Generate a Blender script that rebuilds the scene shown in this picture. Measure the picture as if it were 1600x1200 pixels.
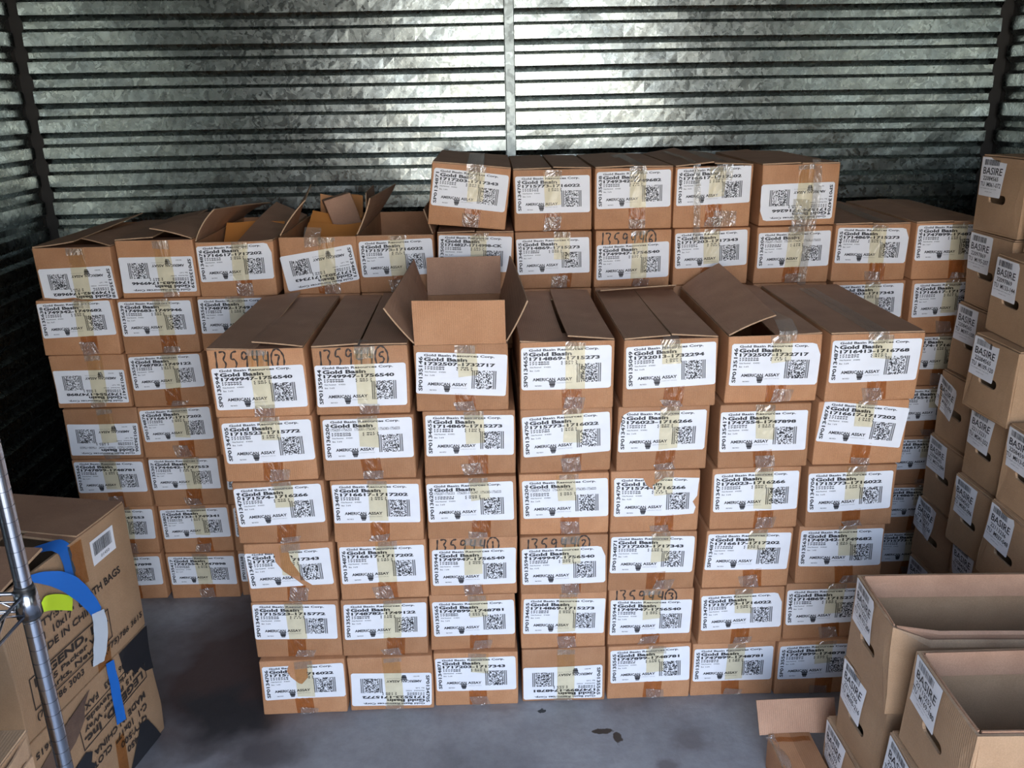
import bpy, math, random
import numpy as np
from mathutils import Matrix, Vector
from mathutils.geometry import delaunay_2d_cdt

for o in list(bpy.data.objects):
    bpy.data.objects.remove(o)
S = bpy.context.scene
COL = S.collection
rnd = random.Random(7)

# ------------------------------------------------------------ camera
cam_d = bpy.data.cameras.new('camera')
cam = bpy.data.objects.new('camera', cam_d)
COL.objects.link(cam)
cam_d.sensor_width = 36.0
cam_d.lens = 36.0 * 1340.0 / 1600.0
cam_d.clip_start = 0.02
Rm = ((0.9993353670323627, -0.03235173839987837, -0.01679848864626047),
      (0.02626178793440418, 0.3193519942549094, 0.9472722007215775),
      (0.02528127158156982, 0.9470837707340983, -0.3199893568844138))
mw = Matrix.Identity(4)
for i in range(3):
    mw[i][0] = Rm[0][i]; mw[i][1] = Rm[1][i]; mw[i][2] = -Rm[2][i]
mw[2][3] = 1.6452
cam.matrix_world = mw
S.camera = cam

# ------------------------------------------------------------ light, exposure
S.view_settings.view_transform = 'Standard'
S.view_settings.look = 'None'
S.view_settings.gamma = 1.0
S.view_settings.use_curve_mapping = False
S.view_settings.exposure = 1.55

W_ = bpy.data.worlds.new('sky')
S.world = W_
W_.use_nodes = True
nt = W_.node_tree
nt.nodes.clear()
tc = nt.nodes.new('ShaderNodeTexCoord')
sx = nt.nodes.new('ShaderNodeSeparateXYZ')
cr = nt.nodes.new('ShaderNodeValToRGB')
bg = nt.nodes.new('ShaderNodeBackground')
ow = nt.nodes.new('ShaderNodeOutputWorld')
nt.links.new(tc.outputs['Generated'], sx.inputs[0])
nt.links.new(sx.outputs['Z'], cr.inputs[0])
nt.links.new(cr.outputs[0], bg.inputs[0])
nt.links.new(bg.outputs[0], ow.inputs[0])
e = cr.color_ramp.elements
e[0].position = 0.0; e[0].color = (0.95, 0.88, 0.78, 1)
e[1].position = 0.75; e[1].color = (0.30, 0.50, 0.88, 1)
a = cr.color_ramp.elements.new(0.12); a.color = (0.88, 0.92, 1.0, 1)
a = cr.color_ramp.elements.new(0.35); a.color = (0.62, 0.76, 1.0, 1)
bg.inputs[1].default_value = 3.4

sun_d = bpy.data.lights.new('sun', 'SUN')
sun_d.energy = 11.0
sun_d.angle = 0.01
sun_d.color = (1.0, 0.93, 0.82)
sun = bpy.data.objects.new('sun', sun_d)
COL.objects.link(sun)
sun.rotation_euler = (math.radians(-38), 0, math.radians(12))   # comes over the roof from behind the unit
sun.location = (0, 4, 8)

por_d = bpy.data.lights.new('doorway_portal', 'AREA')
por_d.shape = 'RECTANGLE'; por_d.size = 1.60; por_d.size_y = 2.42
por_d.cycles.is_portal = True
por = bpy.data.objects.new('doorway_portal', por_d)
COL.objects.link(por)
por.location = (0.35, -0.44, 1.21)
por.rotation_euler = (math.radians(90), 0, 0)   # faces +Y, into the unit

# ------------------------------------------------------------ materials
def new_mat(name):
    m = bpy.data.materials.new(name)
    m.use_nodes = True
    t = m.node_tree
    return m, t, t.nodes['Principled BSDF'], t.nodes['Material Output']

def N(t, kind, **kw):
    n = t.nodes.new(kind)
    for k, v in kw.items():
        if k in n.inputs.keys():
            n.inputs[k].default_value = v
        else:
            setattr(n, k, v)
    return n

def ramp(t, src, stops):
    r = t.nodes.new('ShaderNodeValToRGB')
    t.links.new(src, r.inputs[0])
    el = r.color_ramp.elements
    while len(el) < len(stops):
        el.new(0.5)
    for q, (p, c) in zip(el, stops):
        q.position = p; q.color = (*c, 1) if len(c) == 3 else c
    return r.outputs[0]

def mixc(t, blend, fac, a_, b_):
    n = t.nodes.new('ShaderNodeMix'); n.data_type = 'RGBA'; n.blend_type = blend
    for sock, v in ((n.inputs[0], fac), (n.inputs[6], a_), (n.inputs[7], b_)):
        if hasattr(v, 'links') or hasattr(v, 'is_linked'):
            t.links.new(v, sock)
        else:
            sock.default_value = v if not isinstance(v, tuple) else ((*v, 1) if len(v) == 3 else v)
    return n.outputs[2]

def cardboard(name, base, dark, vary=0.12, rough=0.62):
    m, t, p, o = new_mat(name)
    tcn = N(t, 'ShaderNodeTexCoord')
    oi = N(t, 'ShaderNodeObjectInfo')
    n1 = N(t, 'ShaderNodeTexNoise', Scale=9.0, Detail=5.0, Roughness=0.6)
    t.links.new(tcn.outputs['Object'], n1.inputs['Vector'])
    c1 = ramp(t, n1.outputs[0], [(0.3, dark), (0.62, base)])
    # paper fibres
    n2 = N(t, 'ShaderNodeTexNoise', Scale=420.0, Detail=2.0)
    t.links.new(tcn.outputs['Object'], n2.inputs['Vector'])
    c2 = ramp(t, n2.outputs[0], [(0.25, (0.86, 0.86, 0.86)), (0.75, (1.1, 1.1, 1.1))])
    c = mixc(t, 'MULTIPLY', 1.0, c1, c2)
    # faint scuffs
    n3 = N(t, 'ShaderNodeTexNoise', Scale=22.0, Detail=8.0, Roughness=0.75)
    mp = N(t, 'ShaderNodeMapping'); mp.inputs['Scale'].default_value = (1, 0.35, 1.6)
    t.links.new(tcn.outputs['Object'], mp.inputs[0]); t.links.new(mp.outputs[0], n3.inputs['Vector'])
    sc = ramp(t, n3.outputs[0], [(0.60, (0, 0, 0)), (0.72, (0.35, 0.35, 0.35))])
    c = mixc(t, 'MIX', sc, c, tuple(min(1, v * 1.25 + 0.03) for v in base))
    # box to box variation
    hs = N(t, 'ShaderNodeHueSaturation')
    mr = N(t, 'ShaderNodeMapRange'); mr.inputs[3].default_value = 1 - vary; mr.inputs[4].default_value = 1 + vary
    t.links.new(oi.outputs['Random'], mr.inputs[0])
    t.links.new(mr.outputs[0], hs.inputs['Value'])
    t.links.new(c, hs.inputs['Color'])
    t.links.new(hs.outputs[0], p.inputs['Base Color'])
    p.inputs['Roughness'].default_value = rough
    p.inputs['Specular IOR Level'].default_value = 0.35
    # corrugation telegraphing through the liner
    wv = N(t, 'ShaderNodeTexWave', Scale=60.0, Distortion=0.6)
    wv.bands_direction = 'X'
    t.links.new(tcn.outputs['Object'], wv.inputs['Vector'])
    ad = N(t, 'ShaderNodeMath', operation='ADD')
    t.links.new(wv.outputs[1], ad.inputs[0]); t.links.new(n1.outputs[0], ad.inputs[1])
    b = N(t, 'ShaderNodeBump', Strength=0.12, Distance=0.004)
    t.links.new(ad.outputs[0], b.inputs['Height'])
    t.links.new(b.outputs[0], p.inputs['Normal'])
    return m

M_CARD = cardboard('cardboard', (0.47, 0.238, 0.118), (0.39, 0.182, 0.084), 0.17)
M_FLAP = cardboard('cardboard_flap', (0.44, 0.250, 0.155), (0.36, 0.195, 0.12), 0.10)
M_TRAY = cardboard('cardboard_tray', (0.43, 0.27, 0.155), (0.37, 0.225, 0.125), 0.08)
M_EDGE = cardboard('cardboard_edge', (0.50, 0.33, 0.20), (0.36, 0.22, 0.13), 0.05, 0.8)

def plain(name, col, rough=0.6, metal=0.0, spec=0.5):
    m, t, p, o = new_mat(name)
    p.inputs['Base Color'].default_value = (*col, 1)
    p.inputs['Roughness'].default_value = rough
    p.inputs['Metallic'].default_value = metal
    p.inputs['Specular IOR Level'].default_value = spec
    return m

def paper(name, col):
    m, t, p, o = new_mat(name)
    tcn = N(t, 'ShaderNodeTexCoord')
    n1 = N(t, 'ShaderNodeTexNoise', Scale=14.0, Detail=6.0)
    t.links.new(tcn.outputs['Object'], n1.inputs['Vector'])
    c = ramp(t, n1.outputs[0], [(0.3, tuple(v * 0.93 for v in col)), (0.6, col)])
    t.links.new(c, p.inputs['Base Color'])
    p.inputs['Roughness'].default_value = 0.55
    b = N(t, 'ShaderNodeBump', Strength=0.25, Distance=0.004)
    t.links.new(n1.outputs[0], b.inputs['Height']); t.links.new(b.outputs[0], p.inputs['Normal'])
    return m
M_PAPER = paper('sticker_paper', (0.80, 0.80, 0.82))
M_INK = plain('black_ink', (0.018, 0.018, 0.022), 0.5)
M_GREYINK = plain('grey_ink', (0.10, 0.10, 0.11), 0.5)
M_MARK = plain('marker_ink', (0.035, 0.022, 0.016), 0.6)
M_PRINT = plain('carton_print', (0.035, 0.025, 0.02), 0.7)

def tape(name, tint, gloss=0.10, rough=0.25, crinkle=0.6, haze=0.05, hazecol=(0.8, 0.8, 0.75)):
    m = bpy.data.materials.new(name); m.use_nodes = True
    t = m.node_tree; t.nodes.clear()
    o = N(t, 'ShaderNodeOutputMaterial')
    tr = N(t, 'ShaderNodeBsdfTransparent')
    tcn = N(t, 'ShaderNodeTexCoord')
    n0 = N(t, 'ShaderNodeTexNoise', Scale=35.0, Detail=4.0)
    t.links.new(tcn.outputs['Object'], n0.inputs['Vector'])
    cc = ramp(t, n0.outputs[0], [(0.3, tuple(v * 0.9 for v in tint)), (0.7, tint)])
    t.links.new(cc, tr.inputs[0])
    gl = N(t, 'ShaderNodeBsdfGlossy'); gl.inputs['Roughness'].default_value = rough
    df = N(t, 'ShaderNodeBsdfDiffuse'); df.inputs[0].default_value = (*hazecol, 1)
    n1 = N(t, 'ShaderNodeTexNoise', Scale=26.0, Detail=3.0, Distortion=1.5)
    mp = N(t, 'ShaderNodeMapping'); mp.inputs['Scale'].default_value = (1.0, 1.0, 0.5)
    mp.inputs['Rotation'].default_value = (0, 0.5, 0)
    t.links.new(tcn.outputs['Object'], mp.inputs[0]); t.links.new(mp.outputs[0], n1.inputs['Vector'])
    b = N(t, 'ShaderNodeBump', Strength=crinkle, Distance=0.02)
    t.links.new(n1.outputs[0], b.inputs['Height']); t.links.new(b.outputs[0], gl.inputs['Normal'])
    m1 = N(t, 'ShaderNodeMixShader'); m1.inputs[0].default_value = haze
    t.links.new(tr.outputs[0], m1.inputs[1]); t.links.new(df.outputs[0], m1.inputs[2])
    m2 = N(t, 'ShaderNodeMixShader'); m2.inputs[0].default_value = gloss
    t.links.new(m1.outputs[0], m2.inputs[1]); t.links.new(gl.outputs[0], m2.inputs[2])
    t.links.new(m2.outputs[0], o.inputs[0])
    return m
M_TAGED = tape('aged_yellow_tape', (1.0, 0.95, 0.79), 0.05, 0.3, 0.5, 0.05, (0.75, 0.62, 0.4))
M_TCLEAR = tape('clear_packing_tape', (0.93, 0.92, 0.88), 0.13, 0.18, 1.0, 0.14, (0.75, 0.70, 0.62))
M_TBROWN = tape('amber_tape', (0.88, 0.68, 0.47), 0.06, 0.3, 0.5, 0.05, (0.45, 0.24, 0.1))

# ------------------------------------------------------------ mesh helpers
class MB:
    def __init__(s):
        s.v = []; s.f = []; s.m = []
    def add(s, vs, fs, mi=0):
        b = len(s.v)
        s.v.extend([tuple(p) for p in vs])
        s.f.extend([tuple(i + b for i in f) for f in fs])
        s.m.extend([mi] * len(fs))
    def box(s, x0, x1, y0, y1, z0, z1, mi=0):
        vs = [(x, y, z) for z in (z0, z1) for y in (y0, y1) for x in (x0, x1)]
        s.add(vs, [(0, 2, 3, 1), (4, 5, 7, 6), (0, 1, 5, 4), (2, 6, 7, 3), (0, 4, 6, 2), (1, 3, 7, 5)], mi)
    def grid(s, fn, us, vs_, mi=0, flip=False):
        nu, nv = len(us), len(vs_)
        P = [fn(u, v) for v in vs_ for u in us]
        F = []
        for j in range(nv - 1):
            for i in range(nu - 1):
                q = (j * nu + i, j * nu + i + 1, (j + 1) * nu + i + 1, (j + 1) * nu + i)
                F.append(q[::-1] if flip else q)
        s.add(P, F, mi)
    def sheet(s, fn, us, vs_, th, mi=0):
        """thick curved sheet: fn(u,v)->(point, normal)"""
        def top(u, v):
            p, n = fn(u, v); return p
        def bot(u, v):
            p, n = fn(u, v); return (p[0] - n[0] * th, p[1] - n[1] * th, p[2] - n[2] * th)
        s.grid(top, us, vs_, mi)
        s.grid(bot, us, vs_, mi, True)
        for u, fl in ((us[0], False), (us[-1], True)):
            s.grid(lambda a_, v: top(u, v) if a_ == 0 else bot(u, v), [0, 1], vs_, mi + 1 if s.edge else mi, not fl)
        for v, fl in ((vs_[0], True), (vs_[-1], False)):
            s.grid(lambda a_, u_: top(u_, v) if a_ == 0 else bot(u_, v), [0, 1], us, mi + 1 if s.edge else mi, not fl)
    edge = False
    def tube(s, pts, r, seg=8, mi=0, cap=True):
        pts = [Vector(p) for p in pts]
        rr = r if isinstance(r, (list, tuple)) else [r] * len(pts)
        up = Vector((0, 0, 1)); rings = []
        for i, p in enumerate(pts):
            d = (pts[min(i + 1, len(pts) - 1)] - pts[max(i - 1, 0)]).normalized()
            a_ = d.cross(up)
            if a_.length < 0.05: a_ = d.cross(Vector((1, 0, 0)))
            a_.normalize(); b_ = d.cross(a_)
            rings.append([tuple(p + a_ * math.cos(k * 2 * math.pi / seg) * rr[i] + b_ * math.sin(k * 2 * math.pi / seg) * rr[i]) for k in range(seg)])
        vs = [q for r_ in rings for q in r_]
        F = []
        for i in range(len(pts) - 1):
            for k in range(seg):
                F.append((i * seg + k, i * seg + (k + 1) % seg, (i + 1) * seg + (k + 1) % seg, (i + 1) * seg + k))
        if cap:
            F.append(tuple(range(seg))[::-1]); F.append(tuple((len(pts) - 1) * seg + k for k in range(seg)))
        s.add(vs, F, mi)
    def warp(s, fn):
        s.v = [fn(p) for p in s.v]
        return s
    def build(s, name, mats, parent=None, smooth=False):
        me = bpy.data.meshes.new(name)
        me.from_pydata(s.v, [], s.f)
        for m in (mats if isinstance(mats, (list, tuple)) else [mats]):
            me.materials.append(m)
        if any(s.m):
            me.polygons.foreach_set('material_index', s.m)
        if smooth:
            me.polygons.foreach_set('use_smooth', [True] * len(me.polygons))
        me.update()
        o = bpy.data.objects.new(name, me)
        COL.objects.link(o)
        if parent is not None:
            o.parent = parent
        return o

def tag(o, label=None, cat=None, group=None, kind=None):
    if label: o['label'] = label
    if cat: o['category'] = cat
    if group: o['group'] = group
    if kind: o['kind'] = kind
    return o

def empty(name, loc, rot=(0, 0, 0)):
    o = bpy.data.objects.new(name, None)
    o.empty_display_size = 0.1
    COL.objects.link(o)
    o.location = loc; o.rotation_euler = rot
    return o

def lin(a_, b_, n):
    return [a_ + (b_ - a_) * i / (n - 1) for i in range(n)]

# ------------------------------------------------------------ lettering
_gl = {}
def _txtmesh(s, bold):
    cu = bpy.data.curves.new('t', 'FONT')
    cu.body = s
    cu.resolution_u = 2
    cu.size = 1.0
    cu.offset = bold
    ob = bpy.data.objects.new('t', cu)
    me = bpy.data.meshes.new_from_object(ob)
    v = [(p.co.x, p.co.y) for p in me.vertices]
    f = [tuple(p.vertices) for p in me.polygons]
    bpy.data.objects.remove(ob); bpy.data.meshes.remove(me); bpy.data.curves.remove(cu)
    return v, f
def glyph(c, bold):
    k = (c, bold)
    if k not in _gl:
        if ('|', bold) not in _gl and c != '|':
            glyph('|', bold)
        v, f = _txtmesh(c, bold) if c != ' ' else ([], [])
        if c == '|':
            adv = 0.3
            _gl[('bar', bold)] = max(p[0] for p in v)
        else:
            w, _ = _txtmesh(c + '|', bold)
            adv = max(p[0] for p in w) - _gl[('bar', bold)]
        _gl[k] = (v, f, adv)
    return _gl[k]
CAP = 0.729
def text(mb, s, place, u0, u1, v0, v1, mi=1, bold=0.0):
    """fit string s in the box u0..u1 (left to right), v0..v1 (baseline to cap top); place(u,v)->3d"""
    V = []; F = []; x = 0
    for c in s:
        v, f, adv = glyph(c, bold)
        b = len(V)
        V.extend([(p[0] + x, p[1]) for p in v])
        F.extend([tuple(i + b for i in q) for q in f])
        x += adv
    if not V: return
    xs = [p[0] for p in V]; xa, xb = min(xs), max(xs)
    P = [(u0 + (p[0] - xa) / (xb - xa) * (u1 - u0), v0 + p[1] / CAP * (v1 - v0)) for p in V]
    mb.add([place(*p) for p in P], F, mi)

STROKES = {
    '1': [[(.45, 1), (.5, .5), (.5, 0)]],
    '3': [[(.1, .95), (.6, 1), (.85, .85), (.5, .55), (.85, .35), (.7, .05), (.1, .0)]],
    '5': [[(.85, 1), (.3, .95), (.2, .55), (.6, .6), (.85, .35), (.65, .05), (.15, .0)]],
    '9': [[(.8, .8), (.5, 1), (.2, .8), (.3, .55), (.6, .55), (.8, .8), (.8, .4), (.75, 0)]],
    '4': [[(.3, 1), (.2, .5), (.85, .5)], [(.75, 1), (.72, 0)]],
    '7': [[(.15, .95), (.85, .95), (.5, .4), (.4, 0)]],
    '2': [[(.15, .8), (.5, 1), (.8, .75), (.2, .05), (.9, .05)]],
    '6': [[(.75, 1), (.3, .6), (.2, .2), (.5, 0), (.8, .2), (.6, .45), (.25, .3)]],
}
def handwriting(mb, digits, circled, x0, z0, h, mi, yoff, width=0.0050, pitch=0.026):
    r = random.Random(digits + circled)
    def ribbon(pts):
        P = []
        for i in range(len(pts) - 1):                      # smooth the stroke a little
            for k in range(4):
                t_ = k / 4
                P.append((pts[i][0] * (1 - t_) + pts[i + 1][0] * t_, pts[i][1] * (1 - t_) + pts[i + 1][1] * t_))
        P.append(pts[-1])
        for _ in range(2):
            P = [P[0]] + [((P[i - 1][0] + 2 * P[i][0] + P[i + 1][0]) / 4, (P[i - 1][1] + 2 * P[i][1] + P[i + 1][1]) / 4) for i in range(1, len(P) - 1)] + [P[-1]]
        V = []
        for i, p in enumerate(P):
            a_ = P[max(i - 1, 0)]; b_ = P[min(i + 1, len(P) - 1)]
            d = math.hypot(b_[0] - a_[0], b_[1] - a_[1]) or 1
            nx, nz = -(b_[1] - a_[1]) / d, (b_[0] - a_[0]) / d
            w = width * (0.4 + 0.12 * math.sin(i * 1.3))
            V += [(p[0] + nx * w, yoff, p[1] + nz * w), (p[0] - nx * w, yoff, p[1] - nz * w)]
        mb.add(V, [(2 * i, 2 * i + 1, 2 * i + 3, 2 * i + 2) for i in range(len(P) - 1)], mi)
    x = x0
    for c in digits:
        dz = r.uniform(-.003, .003)
        for st in STROKES[c]:
            ribbon([(x + p[0] * pitch * .85 + p[1] * .003, z0 + p[1] * h + dz) for p in st])
        x += pitch * (0.6 if c == '1' else 1.0)
    if circled:
        x += 0.006
        for st in STROKES[circled]:
            ribbon([(x + p[0] * pitch * .7, z0 + h * (.2 + p[1] * .6)) for p in st])
        ribbon([(x + pitch * .35 + math.cos(a_) * pitch * .62, z0 + h * .5 + math.sin(a_) * h * .62) for a_ in lin(0.4, 6.7, 12)])

# ------------------------------------------------------------ stickers
LW, LH = 0.224, 0.110
def outline_inside(P, x, y):
    c = False
    for i in range(len(P)):
        x1, y1 = P[i]; x2, y2 = P[i - 1]
        if (y1 > y) != (y2 > y) and x < (x2 - x1) * (y - y1) / (y2 - y1) + x1:
            c = not c
    return c
def paper_sheet(mb, outline, place, w, h, step=0.016, mi=0):
    pts = []
    for (xa, ya), (xb, yb) in zip(outline, outline[1:] + outline[:1]):
        k = max(1, int(math.hypot((xb - xa) * w, (yb - ya) * h) / step + .5))
        pts += [Vector((xa + (xb - xa) * i / k, ya + (yb - ya) * i / k)) for i in range(k)]
    n = len(pts)
    nx = int(w / step); ny = int(h / step)
    inner = []
    for i in range(1, nx):
        for j in range(1, ny):
            x, y = i / nx, j / ny
            if outline_inside(outline, x, y):
                inner.append(Vector((x, y)))
    r = delaunay_2d_cdt(pts + inner, [(i, (i + 1) % n) for i in range(n)], [], 1, 1e-5)
    mb.add([place(p.x, p.y) for p in r[0]], [tuple(f) for f in r[2]], mi)

def rect_outline(rad=0.04, asp=2.0, n=3, jit=None):
    P = []
    for cx, cy, a0 in ((1 - rad / asp, 1 - rad, 0), (rad / asp, 1 - rad, 90), (rad / asp, rad, 180), (1 - rad / asp, rad, 270)):
        for k in range(n + 1):
            a_ = math.radians(a0 + 90 * k / n)
            P.append((cx + math.cos(a_) * rad / asp, cy + math.sin(a_) * rad))
    return P

COND = '1756207-1756253   1756301-1756347   1756383-1756533'
def lab_sticker(root, warp, W, H, serial, rng, top, rot=0.0, flip=False, dx=0.0, torn=None, seed=0, boxno=(1, 8), cut=0.0, kids=None):
    """white laboratory shipping sticker on the front face. top = gap from face top to sticker top"""
    r = random.Random(seed * 31 + 5)
    mb = MB()
    cz = H - top - LH / 2
    cs, sn = math.cos(rot + (math.pi if flip else 0)), math.sin(rot + (math.pi if flip else 0))
    def mk(off):
        def place(u, v):
            x = (u - .5) * LW; z = (v - .5) * LH
            X = dx + x * cs - z * sn; Z = cz + x * sn + z * cs
            y = -off
            lim = W / 2
            if X > lim:   # paper overhanging the corner wraps round it
                y = -off + (X - lim); X = lim + off
            if X < -lim:
                y = -off + (-X - lim); X = -lim - off
            if Z > H - .0008: y += (Z - H + .0008); Z = H + off*.3
            if Z < 0.001: Z = 0.001
            return (X, y, Z)
        return place
    if torn == 'wedge':       # long diagonal tear out of the top middle
        out = [(0, .02), (.02, 0), (.60, .0), (.635, .02), (.55, .2), (.43, .42), (.35, .70), (.345, .93), (.02, .98), (0, .95)]
        out2 = [(.74, .01), (.98, 0), (1, .04), (1, .97), (.98, 1), (.52, .98), (.53, .72), (.60, .42), (.66, .15)]
        outs = [out, out2]
    elif torn == 'notch':
        outs = [[(0, .03), (.02, 0), (.98, 0), (1, .05), (1, .96), (.98, 1), (.56, 1), (.55, .62), (.47, .43), (.43, .46), (.34, .66), (.30, .84), (.33, 1), (.02, 1), (0, .96)]]
    elif torn == 'ragged':
        outs = [[(0, .03), (.02, 0), (.4, .02), (.6, 0), (.95, .03), (.97, .2), (.93, .35), (.98, .5), (.99, .8), (1, .97), (.6, 1), (.45, .80), (.46, .68), (.38, .80), (.34, .98), (.02, 1), (0, .95)]]
    elif torn == 'corner':
        outs = [[(0, .03), (.02, 0), (.98, 0), (1, .05), (1, .72), (.95, .97), (.90, 1), (.02, 1), (0, .96)]]
    elif torn == 'lefttop':
        outs = [[(0.02, 0), (.98, 0), (1, .05), (1, .96), (.98, 1), (.12, 1), (.05, .92), (.02, .7), (0, .4), (0, .03)]]
    elif torn == 'strip':     # upper edge torn off unevenly
        outs = [[(0, .03), (.02, 0), (.98, .0), (1, .05), (1, .80), (.8, .86), (.6, .84), (.42, .93), (.2, .9), (0, .95)]]
    else:
        rr = r.uniform(.04, .07)
        outs = [rect_outline(rr)]
    for q in outs:
        if torn == 'wedge' or torn in ('notch', 'ragged', 'corner', 'lefttop', 'strip'):
            # rough up the torn sides
            pass
        paper_sheet(mb, q, mk(.0012), LW, LH)
    P = mk(.0017)
    ink = MB()
    v = lambda y0, y1: (1 - y1, 1 - y0)     # from-top fractions
    B = .032
    text(ink, 'Gold Basin Resources Corp.', P, .085, .86, *v(.035, .088), 1, B)
    text(ink, 'Gold Basin', P, .083, .56, *v(.115, .200), 1, .045)
    if rng == 'COND':
        text(ink, COND, P, .085, .86, *v(.215, .285), 1, .01)
    else:
        text(ink, rng, P, .09, .87 if len(rng) > 14 else .84, *v(.225, .300), 1, .045)
    a_ = r.randint(100, 900)
    lo = rng[:5] if rng != 'COND' else '17562'
    for k, (ya, yb) in enumerate(((.325, .36), (.372, .407))):
        text(ink, lo + '%02d' % ((a_ * (k + 3)) % 100), P, .095, .31, *v(ya, yb), 1, .03)
        text(ink, '( %d )' % (a_ // 2 + k * 46), P, .44, .62, *v(ya, yb), 1, .03)
    text(ink, 'Date Received', P, .095, .22, *v(.445, .475), 1, .02)
    text(ink, '4/14/2021', P, .25, .325, *v(.445, .475), 1, .02)
    text(ink, 'Box   %d of %d' % boxno, P, .095, .20, *v(.525, .56), 1, .02)
    text(ink, 'AMERICAN', P, .125, .375, *v(.715, .785), 1, .035)
    text(ink, 'ASSAY', P, .395, .565, *v(.715, .785), 1, .035)
    text(ink, 'L A B O R A T O R I E S', P, .39, .56, *v(.825, .85), 2, .0)
    # crucible emblem
    def quad(a_, b_, c_, d_, mi):
        ink.add([P(*a_), P(*b_), P(*c_), P(*d_)], [(0, 1, 2, 3)], mi)
    quad((.298, .215), (.312, .145), (.372, .145), (.385, .215), 2)
    quad((.305, .145), (.318, .09), (.368, .09), (.378, .145), 1)
    quad((.316, .085), (.322, .06), (.362, .06), (.368, .085), 1)
    text(ink, '06/10/21', P, .15, .225, *v(.885, .915), 1, .02)
    # serial number running up the left edge
    Pv = lambda u, w: P(.068 - w, u)
    V0 = MB()
    text(V0, serial, lambda u, w: (u, w, 0), .07, .90, 0.0, .042, 1, .03)
    ink.add([P(.068 - p[1], p[0]) for p in V0.v], V0.f, 1)
    # two-dimensional shipping barcode (guard bars and a random module field)
    x0, x1, y0, y1 = .615, .885, .16, .60
    bars = [(0, .035), (.055, .07), (.09, .125), (.875, .91), (.93, .945), (.965, 1.0)]
    for b0, b1 in bars:
        xa, xb = x0 + (x1 - x0) * b0, x0 + (x1 - x0) * b1
        quad((xa, y0), (xb, y0), (xb, y1), (xa, y1), 1)
    nx, ny = 38, 22
    for j in range(ny):
        i = 0
        while i < nx:
            w = r.choice((1, 1, 1, 2, 2, 3))
            w = min(w, nx - i)
            if r.random() < .52:
                xa = x0 + (x1 - x0) * (.15 + .70 * i / nx); xb = x0 + (x1 - x0) * (.15 + .70 * (i + w) / nx)
                ya = y0 + (y1 - y0) * j / ny; yb = y0 + (y1 - y0) * (j + .96) / ny
                quad((xa, ya), (xb, ya), (xb, yb), (xa, yb), 1)
            i += w
    # drop ink where the paper is gone: test the face centres in sticker space
    if torn:
        keep = []
        inv_c, inv_s = cs, -sn
        for f, mi in zip(ink.f, ink.m):
            cx = sum(ink.v[i][0] for i in f) / len(f) - dx
            cz_ = sum(ink.v[i][2] for i in f) / len(f) - cz
            u = (cx * inv_c - cz_ * inv_s) / LW + .5; w = (cx * inv_s + cz_ * inv_c) / LH + .5
            if any(outline_inside(q, u, w) for q in outs):
                keep.append((f, mi))
        ink.f = [k[0] for k in keep]; ink.m = [k[1] for k in keep]
    mb.add(ink.v, ink.f, 0)
    mb.m[-len(ink.f):] = ink.m
    mb.warp(warp)
    o = mb.build('shipping_sticker', [M_PAPER, M_INK, M_GREYINK], root)
    return o

# ------------------------------------------------------------ cartons
def warper(seed, a_=0.0022, bulge=0.0, tilt=0.0, W=.235, H=.178):
    r = random.Random(seed)
    p = [r.uniform(0, 6.28) for _ in range(6)]
    def fn(q):
        x, y, z = q
        dx = a_ * math.sin(z * 17 + p[0]) * math.cos(y * 6 + p[1])
        bb = bulge * max(0, 1 - (2 * x / W) ** 2) * max(0, 1 - (2 * z / H - 1) ** 2) if y < .05 else 0
        dy = a_ * math.sin(x * 15 + p[2]) * math.cos(z * 18 + p[3]) - bb
        dz = a_ * .35 * math.sin(x * 12 + p[4]) * math.cos(y * 7 + p[5])
        return (x + dx, y + dy + tilt * (z - H / 2), z + dz)
    return fn

def ticks(h0, h1, r, n):
    return [h0, h0 + r * .3, h0 + r] + lin(h0 + r, h1 - r, n + 2)[1:-1] + [h1 - r, h1 - r * .3, h1]

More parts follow.
